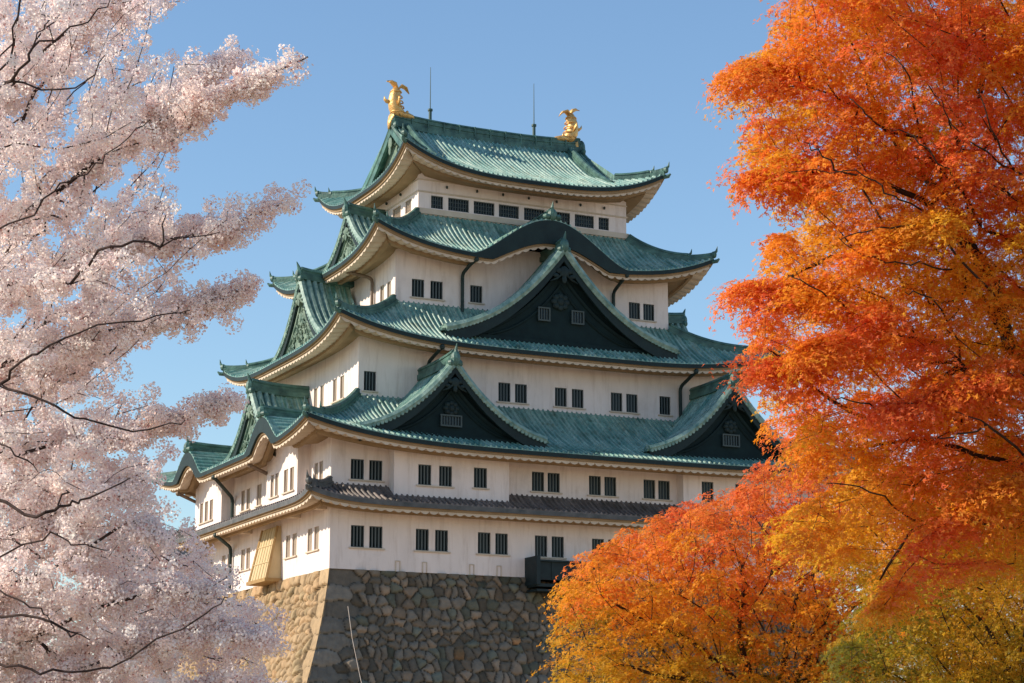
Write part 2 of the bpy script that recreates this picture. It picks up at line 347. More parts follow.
class Roof:
    """hipped skirt roof round a storey"""
    def __init__(s, inner, outer, zin, zout, lift, lp=3.2, bumps=None, up=None):
        s.up = up or {}; s.kb = .45; s.kf = .05
        s.i = inner; s.o = outer; s.zin = zin; s.zo = zout; s.lift = lift; s.lp = lp; s.b = bumps or {}
    def lims(s, side):
        (x0, x1, y), (X0, X1, Y) = s.i, s.o
        if side == 'front': return x0, x1, y, X0, X1, Y
        if side == 'back': return -x1, -x0, y, -X1, -X0, Y
        if side == 'left': return -y, y, -x0, -Y, Y, -X0
        return -y, y, x1, -Y, Y, X1
    def u(s, side, q, v):
        a, b, di, A, B, D = s.lims(side); l = a + (A - a) * v; r = b + (B - b) * v; return max(-1, min(1, (2 * q - l - r) / (r - l)))
    def lf(s, side, q, v): return s.lift * abs(s.u(side, q, v)) ** s.lp * max(v, 0) ** 1.6
    def bump(s, side, q):
        z = 0
        for (c, w, h) in s.b.get(side, []): z = max(z, h * kara((q - c) / w))
        return z + s.rise(side, q)
    def rise(s, side, q):
        r = s.up.get(side, 0)
        return r * max(0, 1 - abs(s.u(side, q, 1)) ** 5) if r else 0
    def z(s, side, q, v):
        z = s.zin + (s.zo - s.zin) * prof(v) + s.lf(side, q, v)
        bz = s.bump(side, q)
        if s.bump(side, q) - s.rise(side, q) <= 0: return z + bz * max(v, 0) ** 1.5
        if bz > 0: z = max(z, s.zo - .0 + bz) if v < 1 else s.zo + bz + s.lf(side, q, 1)
        return z
    def surf(s, side, q, v):
        a, b, di, A, B, D = s.lims(side); return SIDE[side](q, di + (D - di) * v, s.z(side, q, v))
    def build(s, tile, ridge, rows=12, sides=('front', 'left', 'right', 'back')):
        rf = MB(); sf = MB(); rgs = []
        for side in sides:
            a, b, di, A, B, D = s.lims(side); tf = SIDE[side]; det = side in ('front', 'left')
            n = int((B - A) / P_ROLL); per = 6 if det else 6
            qs = []
            for k in range(n + 1):
                c = A + (B - A) / n * k
                for ph in (-.5, -.22, -.14, 0, .14, .22): 
                    q = c + ph * (B - A) / n
                    if A <= q <= B: qs.append((q, {-.5: 0, -.22: 0, -.14: .085, 0: .12, .14: .085, .22: 0}[ph]))
            V = []; UV = []
            for q, h in qs:
                v0 = 0.0
                if q < a: v0 = (a - q) / (a - A)
                if q > b: v0 = (q - b) / (B - b)
                v0 = min(v0, .999)
                for j in range(rows):
                    v = v0 + (1 - v0) * j / (rows - 1); p = s.surf(side, q, v)
                    V.append((p[0], p[1], p[2] + h)); UV.append((q, v * (D - di) * 1.15))
                p = s.surf(side, q, 1); V.append((p[0], p[1], p[2] - .07)); UV.append((q, (D - di) * 1.15))
            rf.grid(V, len(qs), rows + 1, 0, UV)
            # dark drip edge below the tiles, fascia, scalloped rafter ends, rafters, wall plate
            N = max(8, int((B - A) / .105)); V = []
            q0 = [A + (B - A) * i / N for i in range(N + 1)]
            for q in q0:
                zt = s.z(side, q, 1); rp = abs(math.cos(math.pi * q / .62)); rp = math.sqrt(rp)
                rz_ = s.rise(side, q); bz = s.bump(side, q) - rz_; lf = s.lf(side, q, 1)
                def P(off, dz, fall=1.0):
                    dd = D - off; inn = (a + (A - a) * (1 - off / (D - di)), b + (B - b) * (1 - off / (D - di)))
                    qq = min(max(q, inn[0]), inn[1]); return tf(qq, dd, s.zo + rz_ + bz + lf * fall + dz)
                kb = min(1, bz / .8) * s.kb + bz * s.kf          # deep dark board where the eave rises in a curve
                V += [P(-.01, -.05), P(-.01, -.34 - kb), P(.14, -.34 - kb), P(.14, -.47 - kb), P(.24, -.48 - kb), P(.24, -.49 - kb - .22 * rp), P(1.2, -.36 - .12 * rp, .9), P(1.22, -.66, .9), P(1.5, -.66, .85), P(1.5, -.45, .85), P(D - di if D - di < 3.2 else 3.2, -.12, .6)]
            k = 11
            o = len(sf.v); sf.v += [tuple(p) for p in V]
            for i in range(N):
                for j in range(k - 1):
                    sf.f.append((o + i * k + j, o + (i + 1) * k + j, o + (i + 1) * k + j + 1, o + i * k + j + 1))
                    bz = s.bump(side, q0[i]) - s.rise(side, q0[i]); sf.m.append(0 if j == 0 or (j in (1,) and bz > .3) else (2 if j in (1, 2, 3) else (1 if j < 6 else 2)))
        # hips
        for sx, sy, side in ((-1, -1, 'front'), (1, -1, 'front'), (-1, 1, 'left'), (1, 1, 'right')):
            e = {(-1, 'front'): 'A', (1, 'front'): 'B', (-1, 'left'): 'A', (1, 'right'): 'B'}[(sx, side)]
            a, b, di, A, B, D = s.lims(side)
            def hp(v, dz=0):
                q = (a + (A - a) * v) if e == 'A' else (b + (B - b) * v); x = SIDE[side](q, di + (D - di) * v, s.zin + (s.zo - s.zin) * prof(v) + s.lift * max(v, 0) ** 1.6 + dz); return Vector(x)
            rg = MB(); hip_ridge(rg, hp); rgs.append(rg)
        o = rf.build('roof', tile, castle); sf.build('eaves', ['copper_dark' if tile == 'copper_tile' else 'grey_ridge', 'plaster_trim', 'soffit'], o); 
        for rg in rgs: rg.build('ridge', ridge, o)
        return o
SEC_BIG = [(-.24, -.15), (-.24, .12), (-.17, .14), (-.17, .32), (-.22, .34), (-.22, .40), (-.10, .52), (.10, .52), (.22, .40), (.22, .34), (.17, .32), (.17, .14), (.24, .12), (.24, -.15)]
SEC_SM = [(-.17, -.12), (-.17, .10), (-.12, .12), (-.10, .24), (.10, .24), (.12, .12), (.17, .10), (.17, -.12)]
def horn(mb, p, t, s=1.0):
    """upswept end tile"""
    t = Vector(t); t.z = 0; t.normalize(); p = Vector(p)
    pts = [p - t * .15 * s, p + t * .15 * s + Vector((0, 0, .10 * s)), p + t * .35 * s + Vector((0, 0, .32 * s)), p + t * .42 * s + Vector((0, 0, .70 * s))]
    mb.tube(pts, .17 * s, 6, scale=[1.2, 1, .6, .12])
    mb.ball(p + t * .12 * s, (.26 * s, .26 * s, .30 * s), n=6)
def hip_ridge(rg, hp):
    v1 = .70
    rg.sweep([hp(v1 * i / 10) for i in range(11)], SEC_BIG)
    d = hp(v1) - hp(v1 - .1)
    horn(rg, hp(v1, .28), d, .8)
    rg.sweep([hp(v1 - .04 + (1.0 - v1 + .03) * i / 8) for i in range(9)], [(x * 1.2, z * 1.7) for x, z in SEC_SM])
    horn(rg, hp(.985, .25), d, .9)
    p = hp(1.0, -.30); t = Vector((d.x, d.y, 0)).normalized()
    rg.tube([p - t * .5 + Vector((0, 0, -.05)), p + t * .25 + Vector((0, 0, .05)), p + t * .42 + Vector((0, 0, .22))], .15, 6, scale=[1, 1, .4])

def gprof(t, k=.55): t = min(1, abs(t)); return k * (1 - t) + (1 - k) * (1 - t) ** 2.3

def gable(side, c, w, zb, zp, D, Dback, win=None, ped='pediment', barge='copper_dark', wall_d=None, ridge_z=.0, k=.34, big=1.0):
    """triangular dormer gable: tiled concave slopes, verge rolls, barge board, recessed pediment, ridge and end tile"""
    tf = SIDE[side]; top = MB()
    def Z(t): return zb + (zp - zb) * gprof(t, k)
    nt_ = 22; n = int((D - Dback) / P_ROLL)
    ds = []
    for i in range(n + 1):
        cc = D - i * P_ROLL
        for ph, h in ((.5, 0), (.22, 0), (.14, .085), (0, .12), (-.14, .085), (-.22, 0)):
            dd = cc + ph * P_ROLL
            if Dback <= dd <= D: ds.append((dd, h))
    for sg in (-1, 1):
        V = []; UV = []; L = 0
        for dd, h in ds:
            L = 0; pp = None
            for i in range(nt_ + 1):
                t = i / nt_ * 1.03; s_ = c + sg * t * w; z_ = Z(t) if t <= 1 else zb - (t - 1) * 2
                if pp: L += math.hypot(s_ - pp[0], z_ - pp[1])
                pp = (s_, z_); V.append(tf(s_, dd, z_ + h)); UV.append((dd, L))
        if sg < 0: top.grid(V, len(ds), nt_ + 1, 0, UV)
        else: top.grid(V, len(ds), nt_ + 1, 0, UV)
    root = top.build('gable', 'copper_tile', castle)
    # verge rolls with round end tiles
    vg = MB()
    for sg in (-1, 1):
        for off, r in ((.10, .24), (.62, .21), (1.12, .18), (1.6, .15)):
            vg.tube([tf(c + sg * w * t, D - off, Z(t) + .16) for t in [i / 20 for i in range(21)]], r * big, 6)
        m_ = 0; L = 0; nb = int(math.hypot(w, zp - zb) / .34)
        for i in range(nb):
            t = (i + .5) / nb; vg.tube([tf(c + sg * w * t, D - .1, Z(t) - .03), tf(c + sg * w * t, D + .09, Z(t) - .03)], .125, 6)
        e = .985; tip = Vector(tf(c + sg * w * e, D - .35, Z(e) + .2)); dr = Vector(tf(sg, 0, 0)) - Vector(tf(0, 0, 0)); horn(vg, tip, dr, .5)
    vg.build('verge', 'copper_verge', root)
    # barge board
    bb = MB()
    for sg in (-1, 1):
        V = []
        N = 24
        for i in range(N + 1):
            t = i / N; zz = Z(t); dp = .62 * big + .25 * t; s_ = c + sg * w * t
            V += [tf(s_, D - .02, zz - .08), tf(s_, D - .02, zz - dp), tf(s_, D - .22, zz - dp), tf(s_, D - .22, zz - dp * .4 - .1), tf(s_, D - .9, zz - .22)]
        bb.grid(V, N + 1, 5)
    bb.build('barge_board', barge, root)
    # pediment
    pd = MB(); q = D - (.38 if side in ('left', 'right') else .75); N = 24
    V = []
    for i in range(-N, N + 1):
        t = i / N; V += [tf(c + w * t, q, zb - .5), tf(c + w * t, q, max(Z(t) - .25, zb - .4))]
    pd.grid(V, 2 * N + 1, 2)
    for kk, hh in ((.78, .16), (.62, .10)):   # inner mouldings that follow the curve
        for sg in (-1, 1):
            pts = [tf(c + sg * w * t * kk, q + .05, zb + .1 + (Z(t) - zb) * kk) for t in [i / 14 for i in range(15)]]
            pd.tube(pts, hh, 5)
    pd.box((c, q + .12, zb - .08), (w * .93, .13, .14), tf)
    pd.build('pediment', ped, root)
    # hanging ornament under the peak
    og = MB(); s0 = .55 * big; zc = zp - 1.25 * big
    og.ball((c, D + .02, zc), (s0 * .55, .10, s0 * .6), tf); og.ball((c, D + .02, zc - s0 * .8), (s0 * .28, .08, s0 * .45), tf)
    for sg in (-1, 1):
        og.ball((c + sg * s0 * .6, D, zc + .05), (s0 * .35, .08, s0 * .3), tf); og.ball((c + sg * s0 * .95, D, zc - s0 * .45), (s0 * .35, .07, s0 * .22), tf)
        og.tube([tf(c + sg * s0 * .3, D - .02, zc - s0 * .3), tf(c + sg * s0 * .9, D - .02, zc - s0 * .8), tf(c + sg * s0 * 1.6, D - .05, zc - s0 * 1.1)], .09, 5, scale=[1, 1, .3])
    if win or side == 'left':
        om = og; og = MB(); zz = zp - 2.9 * big
        for ang in range(8):
            a_ = ang * math.pi / 4; og.ball((c + .38 * big * math.cos(a_), q + .14, zz + .34 * big * math.sin(a_)), (.22 * big, .12, .18 * big), tf, n=6)
        og.ball((c, q + .18, zz), (.25 * big, .14, .25 * big), tf, n=6)
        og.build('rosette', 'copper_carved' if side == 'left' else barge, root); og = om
    if side == 'left':          # carved waves fill the sunlit pediments
        om = og; og = MB(); rr = random.Random(int(D * 100))
        for i in range(46):
            t = rr.uniform(-.8, .8); zt = Z(t / .82) - .5 if abs(t) < .8 else zb
            if zt - zb < .4: continue
            z_ = rr.uniform(zb + .2, zt - .2); cs = c + t * w; sg = 1 if t > 0 else -1; r_ = rr.uniform(.25, .5)
            pts = [tf(cs + sg * r_ * math.cos(a_) * (1 - .6 * a_ / 5), q + .1, z_ + r_ * math.sin(a_) * (1 - .6 * a_ / 5)) for a_ in np.linspace(0, 5, 8)]
            og.tube(pts, .075, 4)
        og.build('carving', 'copper_carved', root); og = om
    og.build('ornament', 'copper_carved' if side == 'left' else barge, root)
    # grilles
    if win:
        for (a, b, z0, z1) in win:
            wm = MB(); wm.box(((a + b) / 2, q + .06, (z0 + z1) / 2), ((b - a) / 2, .05, (z1 - z0) / 2), tf)
            wo = wm.build('window', 'window_dark', root)
            gm = MB()
            for s_ in (a, b): gm.box((s_, q + .17, (z0 + z1) / 2), (.05, .06, (z1 - z0) / 2 + .05), tf)
            for z_ in (z0, z1): gm.box(((a + b) / 2, q + .17, z_), ((b - a) / 2 - .052, .055, .05), tf)
            nn = max(4, int((b - a) / .2))
            for i in range(1, nn): gm.box((a + (b - a) * i / nn, q + .15, (z0 + z1) / 2), (.03, .03, (z1 - z0) / 2 - .051), tf)
            gm.build('window_frame', 'bar_pale', root)
    # ridge with end tile
    rg = MB(); N = 8; DW = wall_d if wall_d is not None else Dback
    L = D - DW
    pts = [tf(c, DW + L * i / N, zp + .05 + .25 * (i / N) ** 3) for i in range(N + 1)]
    rg.sweep(pts, [(x * 1.25, z * 1.35) for x, z in SEC_BIG])
    out = Vector(tf(0, 1, 0)) - Vector(tf(0, 0, 0))
    endp = Vector(tf(c, D + .02, zp + .35)); rg.ball(endp, (.34, .34, .52), n=8)
    rg.ball(Vector(tf(c - .3, D, zp + .05)), (.25, .25, .25), n=6); rg.ball(Vector(tf(c + .3, D, zp + .05)), (.25, .25, .25), n=6)
    rg.tube([endp + Vector((0, 0, .2)), endp + Vector((0, 0, .6)) + out * .05, endp + Vector((0, 0, 1.0)) + out * .22], .14, 6, scale=[1.3, .9, .2])
    rg.build('ridge', 'copper_ridge', root)
    return root

def kara_ridge(side, c, z, D, Din, par):
    tf = SIDE[side]; rg = MB(); pts = [tf(c, Din + (D - Din) * i / 6, z + .02 + .15 * (i / 6) ** 2) for i in range(7)]
    rg.sweep(pts, [(x * 1.1, y * 1.2) for x, y in SEC_BIG]); out = Vector(tf(0, 1, 0)) - Vector(tf(0, 0, 0))
    e = Vector(tf(c, D + .02, z + .3)); rg.ball(e, (.35, .35, .45), n=8); rg.tube([e, e + Vector((0, 0, .5)), e + Vector((0, 0, .95)) + out * .15], .15, 6, scale=[1.4, .9, .15])
    for sg in (-1, 1): rg.ball(Vector(tf(c + sg * .45, D, z + .12)), (.3, .3, .22), n=6)
    rg.build('ridge', 'copper_ridge', par)

# first roof: narrow grey pent roof
r1 = Roof((A1, C1, B1), (A1 - 2.25, C1 + 2.25, B1 + 2.1), 5.5, 4.3, .75, 11, up={'left': .25}); r1.build('grey_tile', 'grey_ridge', 5)
# second
r2 = Roof((A3, C3, B3), (A1 - 2.84, C1 + 2.84, B1 + 2.84), 12.25, 8.15, 1.45, 4.5, {'left': [(7.9, 3.4, 2.0), (-8.8, 3.6, 2.0)]}, {'left': .4}); r2.kb = .65; o2 = r2.build('copper_tile', 'copper_ridge', 14)
for c_, h_ in ((7.9, 2.35), (-8.8, 2.35)): kara_ridge('left', c_, 8.15 + h_ + .1, -A1 + 2.75, -A1 - 1.0, o2)
r3 = Roof((A4, C4, B4), (A3 - 2.5, C3 + 2.5, B3 + 2.5), 19.45, 15.95, 1.7, 4.0, up={'left': .2}); r3.build('copper_tile', 'copper_ridge', 12)
r4 = Roof((A5, C5, B5), (A4 - 2.52, C4 + 2.52, B4 + 2.52), 26.5, 22.85, 1.8, 3.6, {'front': [(.1, 6.2, 3.15)]}); r4.kb = .5; r4.kf = .3; o4 = r4.build('copper_tile', 'copper_ridge', 14)
kara_ridge('front', .1, 22.85 + 3.15 + .1, B4 + 2.45, B5 + .1, o4)

gable('front', .6, 9.15, 17.0, 23.6, 11.5, B4, win=[(-1.15, -.3, 18.5, 19.4), (1.5, 2.4, 18.5, 19.4)], wall_d=B4, big=1.25)
gable('front', -9.65, 6.75, 8.95, 13.75, 15.6, B3, win=[(-10.4, -8.95, 9.65, 10.35)], wall_d=B3)
gable('front', 11.95, 6.9, 8.95, 14.1, 15.6, B3, win=[(11.3, 12.6, 9.8, 10.6)], wall_d=B3)
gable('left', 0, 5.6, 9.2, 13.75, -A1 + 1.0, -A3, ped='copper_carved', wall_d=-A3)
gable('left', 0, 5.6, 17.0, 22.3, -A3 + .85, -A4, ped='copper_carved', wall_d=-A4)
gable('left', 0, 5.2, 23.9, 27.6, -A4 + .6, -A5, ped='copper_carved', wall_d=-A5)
gable('right', 0, 5.6, 17.0, 22.0, C3 + 1.3, C4, ped='copper_carved', wall_d=C4)
gable('right', 0, 5.2, 23.9, 27.4, C4 + .4, C5, ped='copper_carved', wall_d=C5)

# top roof: hip and gable
def top_roof():
    X, Y, GX, ZE = 10.6, 8.67, 7.8, 29.4
    QH = X - GX
    def fz(q): return ZE + .40 * q + .0277 * q * q
    def lift(q, u): return 1.95 * abs(u) ** 3.2 * max(0, 1 - q / 4.5) ** 1.5
    rf = MB()
    for side, HL, HD in (('front', X, Y), ('back', X, Y), ('left', Y, X), ('right', Y, X)):
        tf = SIDE[side]; n = int(2 * HL / P_ROLL); V = []; UV = []; cols = 0
        for k in range(n + 1):
            c = -HL + 2 * HL / n * k
            for ph, h in ((-.5, 0), (-.22, 0), (-.14, .085), (0, .12), (.14, .085), (.22, 0)):
                s_ = c + ph * 2 * HL / n
                if abs(s_) > HL: continue
                qm = HD if (side in ('front', 'back') and abs(s_) <= GX + .35) else min(QH + (.0 if side in ('front', 'back') else .0), HL - abs(s_))
                if side in ('left', 'right'): qm = min(QH + .6, HL - abs(s_))
                elif abs(s_) > GX + .35: qm = HL - abs(s_)
                cols += 1
                for j in range(17):
                    q = qm * (1 - j / 16); hl = HL - q if q < HL else .1
                    u = min(1, abs(s_) / max(hl, .1)); V.append(tf(s_, HD - q, fz(q) + lift(q, u) + h)); UV.append((s_, -q * 1.2))
                V.append(tf(s_, HD, fz(0) + lift(0, abs(s_) / HL) - .07)); UV.append((s_, 0))
        rf.grid(V, cols, 18, 0, UV)
    o = rf.build('roof', 'copper_tile', castle)
    sf = MB()
    for side, HL, HD in (('front', X, Y), ('back', X, Y), ('left', Y, X), ('right', Y, X)):
        tf = SIDE[side]; N = int(2 * HL / .105); k = 9; oo = len(sf.v)
        for i in range(N + 1):
            s_ = -HL + 2 * HL * i / N; rp = math.sqrt(abs(math.cos(math.pi * s_ / .55))); L = lift(0, abs(s_) / HL)
            def P(off, dz, fall=1):
                l = HL - off; return tf(max(-l, min(l, s_)), HD - off, ZE + L * fall + dz)
            sf.v += [P(-.01, -.05), P(-.01, -.32), P(.14, -.32), P(.14, -.50), P(.24, -.51), P(.24, -.52 - .20 * rp), P(1.1, -.4 - .08 * rp, .85), P(1.12, -.62, .85), P(2.6, -.40, .42)]
        for i in range(N):
            for j in range(k - 1):
                sf.f.append((oo + i * k + j, oo + (i + 1) * k + j, oo + (i + 1) * k + j + 1, oo + i * k + j + 1)); sf.m.append(0 if j == 0 else (2 if j in (1, 2, 3) else (1 if j < 6 else 2)))
    sf.build('eaves', ['copper_dark', 'plaster_trim', 'soffit'], o)
    for sx in (-1, 1):
        for sy in (-1, 1):
            rg = MB()
            def hp(v, dz=0):
                q = QH * (1 - v); return Vector((sx * (X - q), sy * (Y - q), fz(q) + lift(q, 1) + dz))
            hip_ridge(rg, hp)
            # descending ridge beside the verge, from the main ridge to the hip
            pts = [Vector((sx * (GX - .9), sy * (Y - q), fz(q) + .03)) for q in np.linspace(Y - .2, QH - .9, 10)]
            rg.sweep(pts, SEC_BIG); horn(rg, pts[-1] + Vector((0, 0, .2)), (0, sy, 0), .8)
            for off in (.05, .42): rg.tube([Vector((sx * (GX + .3 - off), sy * (Y - q), fz(q) + .1)) for q in np.linspace(Y - .1, QH - .2, 12)], .15, 6)
            rg.build('ridge', 'copper_ridge', o)
    rg = MB()
    pts = [Vector((x, 0, 34.9 + .35 * (abs(x) / 7.8) ** 3)) for x in np.linspace(-7.9, 7.9, 17)]
    sec = [(-.38, -.3), (-.38, .10), (-.30, .12), (-.30, .36), (-.36, .38), (-.36, .46), (-.28, .48), (-.28, .68), (-.34, .70), (-.30, .80), (-.12, .90), (.12, .90), (.30, .80), (.34, .70), (.28, .68), (.28, .48), (.36, .46), (.36, .38), (.30, .36), (.30, .12), (.38, .10), (.38, -.3)]
    rg.sweep(pts, sec)
    for x in np.arange(-6.5, 7, 1.3): rg.box((x, 0, 35.3), (.05, .40, .42))
    for sx in (-1, 1):
        rg.ball((sx * 8.0, 0, 35.3), (.3, .5, .7), n=8); rg.ball((sx * 7.95, .5, 34.9), (.2, .3, .3), n=6); rg.ball((sx * 7.95, -.5, 34.9), (.2, .3, .3), n=6)
    rg.build('ridge', 'copper_ridge', o)
    for side in ('left', 'right'):
        tf = SIDE[side]; bb = MB(); pd = MB()
        N = 30; V = []; Vp = []
        for i in range(-N, N + 1):
            s_ = (Y - QH + .25) * i / N; q = Y - abs(s_); zz = fz(q)
            V += [tf(s_, GX + .34, zz - .06), tf(s_, GX + .34, zz - .62), tf(s_, GX + .14, zz - .62), tf(s_, GX + .14, zz - .35), tf(s_, GX - .5, zz - .2)]
            Vp += [tf(s_, GX - .25, fz(QH) - .3), tf(s_, GX - .25, max(zz - .25, fz(QH) - .28))]
        bb.grid(V, 2 * N + 1, 5); pd.grid(Vp, 2 * N + 1, 2)
        rr = random.Random(5)
        for i in range(60):
            s_ = rr.uniform(-4.6, 4.6); zt = fz(Y - abs(s_)) - .7; z0 = fz(QH) + .1
            if zt - z0 < .3: continue
            z_ = rr.uniform(z0, zt); r_ = rr.uniform(.2, .42); sg = 1 if s_ > 0 else -1
            pd.tube([tf(s_ + sg * r_ * math.cos(a_) * (1 - .12 * a_), GX - .17, z_ + r_ * math.sin(a_) * (1 - .12 * a_)) for a_ in np.linspace(0, 5, 8)], .07, 4)
        pd.ball((0, GX + .36, 33.6), (.35, .1, .45), tf); pd.ball((0, GX + .36, 33.0), (.18, .1, .35), tf)
        bb.build('barge_board', 'copper_ridge', o); pd.build('pediment', 'copper_carved', o)
top_roof()

# ---------------- golden fish
def fish(x, sg, label):
    """carp-bodied roof finial: head down on the ridge, body rising, tail fanned; sg = inward x direction"""
    root = empty('golden_fish', (x, 0, 35.75)); tag(root, label, 'roof statue', 'golden fish on the roof ridge')
    b = MB()
    pts = [(sg * .55, 0, .05), (sg * .2, 0, .35), (-sg * .05, 0, .8), (-sg * .15, 0, 1.3), (-sg * .1, 0, 1.75), (sg * .02, 0, 2.15), (sg * .05, 0, 2.5)]
    b.sweep(pts, [(math.cos(a) * .95, math.sin(a)) for a in np.linspace(0, 2 * math.pi, 14, endpoint=False)], up=(0, 1, 0), scale=[.5, .6, .6, .56, .5, .46, .3])
    for i in range(5):        # bands of scales
        p = Vector(pts[1]).lerp(Vector(pts[-2]), i / 4); k = .62 - .035 * i; b.tube([p + Vector((math.cos(a) * k, math.sin(a) * k, .05 * math.sin(a * 4))) for a in np.linspace(0, 2 * math.pi, 15)], .06, 5)
    b.build('body', 'gold', root, smooth=True)
    h = MB(); h.sweep([(sg * .3, 0, .12), (sg * .9, 0, .18), (sg * 1.5, 0, .08), (sg * 2.0, 0, -.02)], [(math.cos(a), math.sin(a) * .62) for a in np.linspace(0, 2 * math.pi, 12, endpoint=False)], scale=[.5, .55, .42, .14])
    h.sweep([(sg * .2, 0, .1), (-sg * .35, 0, -.05), (-sg * .5, 0, -.55), (-sg * .62, 0, -1.15)], [(math.cos(a) * 1.2, math.sin(a) * .6) for a in np.linspace(0, 2 * math.pi, 12, endpoint=False)], up=(sg, 0, .3), scale=[.5, .45, .34, .12])
    for q_ in (-1, 1): h.ball((sg * .95, q_ * .36, .42), (.14, .11, .14), n=6)
    h.build('head', 'gold', root, smooth=True)
    def fin(name, P_, w, th=.09, sc=(.7, 1.15, .9, .15)):
        f = MB(); f.sweep(P_, [(w, 0), (w * .5, th), (-w * .5, th), (-w, 0), (-w * .5, -th), (w * .5, -th)], up=(0, .02, 1) if abs(P_[0][2] - P_[-1][2]) < .4 else (sg, .02, 0), scale=sc); f.build(name, 'gold', root, smooth=True)
    fin('tail', [(sg * .15, 0, 2.35), (-sg * .1, .05, 2.85), (-sg * .45, .05, 3.05), (-sg * .85, 0, 3.0)], .42, .13)
    fin('tail', [(sg * .15, 0, 2.35), (sg * .5, -.05, 2.75), (sg * .9, -.05, 2.6), (sg * 1.25, 0, 2.15)], .36, .10)
    fin('fin', [(-sg * .5, 0, 1.15), (-sg * .8, .05, 1.25), (-sg * 1.0, .05, 1.4), (-sg * 1.05, 0, 1.65)], .24)
    fin('fin', [(0, -.5, .9), (0, -.8, 1.1), (-sg * .05, -.95, 1.35), (-sg * .1, -1.0, 1.55)], .2)
    fin('fin', [(0, .5, .9), (0, .8, 1.1), (-sg * .05, .95, 1.35), (-sg * .1, 1.0, 1.55)], .2)
    root.scale = (.88, .88, .9)
    return root
fish(-7.75, 1, 'gilded fish finial with upturned tail at the left end of the top roof ridge')
fish(7.15, -1, 'gilded fish finial with upturned tail at the right end of the top roof ridge')
for x in (-4.9, 3.9):
    m = MB(); m.tube([(x, 0, 35.2), (x, 0, 36.6)], .13, 8); m.tube([(x, 0, 36.6), (x, 0, 36.75)], .2, 8); m.tube([(x, 0, 36.7), (x, 0, 40.1)], .045, 6, scale=[1, .5])
    m.build('lightning_rod', 'rod', castle)

# ---------------- downpipes
def pipe(side, pts, material='pipe', r=.13):
    m = MB(); tf = SIDE[side]; P = [tf(*p) for p in pts]
    Q = [Vector(P[0])]
    for i in range(1, len(P) - 1):       # rounded bends
        a, b, c = Vector(P[i - 1]), Vector(P[i]), Vector(P[i + 1]); k = .35
        p0 = b + (a - b).normalized() * min(k, (a - b).length / 2); p1 = b + (c - b).normalized() * min(k, (c - b).length / 2)
        for t in (0, .33, .66, 1): Q.append(p0 * (1 - t) ** 2 + b * 2 * t * (1 - t) + p1 * t * t)
    Q.append(Vector(P[-1])); m.tube(Q, r, 8, up=(0.02, 0.03, 1) if False else (1, .01, 0) if side in ('left', 'right') else (0, 1, .01))
    e = Vector(P[0]); m.ball(e, (.2, .2, .2), n=6)
    m.build('drainpipe', material, castle)
pipe('front', [(-5.8, B4 + 2.35, 22.5), (-5.9, B4 + 1.6, 22.3), (-5.9, B4 + .2, 21.9), (-5.9, B4 + .2, 18.6)])
pipe('front', [(6.2, B4 + 2.35, 22.6), (6.25, B4 + 1.6, 22.4), (6.25, B4 + .2, 21.8), (6.25, B4 + .2, 18.6)])
pipe('front', [(-9.1, B3 + 2.35, 15.6), (-9.2, B3 + .2, 14.9), (-9.2, B3 + .2, 11.6)])
pipe('front', [(10.9, B3 + 2.35, 15.6), (10.8, B3 + .2, 14.8), (10.8, B3 + .2, 11.6)])
pipe('left', [(-2.8, -A1 + 2.6, 7.9), (-5.8, -A1 + .2, 6.9), (-5.8, -A1 + .2, 4.9)])
pipe('left', [(4.3, -A1 + 2.3, 7.8), (3.5, -A1 + .2, 7.2), (3.5, -A1 + .2, 5.0)], 'pipe_bronze')
pipe('left', [(-12.2, -A1 + 2.4, 7.9), (-12.9, -A1 + .2, 7.2), (-12.9, -A1 + .2, 5.0)], 'pipe_bronze')
pipe('left', [(-3.9, -A1 + 2.0, 3.9), (-5.9, -A1 + .2, 3.3), (-5.9, -A1 + .2, .1)])
pipe('left', [(3.6, -A4 + 2.2, 22.4), (4.3, -A4 + .2, 21.9), (4.3, -A4 + .2, 19.5)], 'pipe_bronze')

# ---------------- stone-dropping chutes
def chute(side, s0, s1, din, dout, ztop, zbot, m1, m2):
    tf = SIDE[side]; m = MB()
    a = [(s0 + .25, din, ztop), (s1 - .25, din, ztop), (s1 - .25, din + .25, ztop), (s0 + .25, din + .25, ztop)]
    b = [(s0, din, zbot), (s1, din, zbot), (s1, dout, zbot), (s0, dout, zbot)]
    V = [tf(*p) for p in a + b]; m.add(V, [(0, 3, 2, 1), (4, 5, 6, 7), (3, 7, 6, 2), (0, 4, 7, 3), (1, 2, 6, 5)], 0)
    n = 6
    for i in range(n + 1):      # battens on the sloping face
        s_a = s0 + .25 + (s1 - s0 - .5) * i / n; s_b = s0 + (s1 - s0) * i / n
        m.tube([tf(s_a, din + .27, ztop), tf(s_b, dout + .02, zbot)], .022 if 0 < i < n else .10, 4, mi=0 if 0 < i < n else 1)
    m.box(((s0 + s1) / 2, (din + dout) / 2 + .1, zbot - .12), ((s1 - s0) / 2 + .15, (dout - din) / 2 + .1, .118), tf, 1)
    for t in (.35, .68):
        z_ = ztop + (zbot - ztop) * t; d_ = din + .27 + (dout - din - .25) * t; m.box(((s0 + s1) / 2, d_ + .0, z_), ((s1 - s0) / 2 - .2, .03, .03), tf, 0)
    m.build('drop_chute', [m1, m2], castle)
M['board_edge'] = mat('board_edge', (.28, .16, .07), .8, (.4, .26, .1), 2, .5)
chute('left', 1.1, 4.7, -A1 + .003, -A1 + 1.05, 3.75, .15, 'board', 'board_edge')
m = MB(); tf = SIDE['front']
m.box((-.7, B1 + .75, .35), (2.8, .75, .6), tf); m.box((-3.55, B1 + .9, .35), (.14, .92, .95), tf)
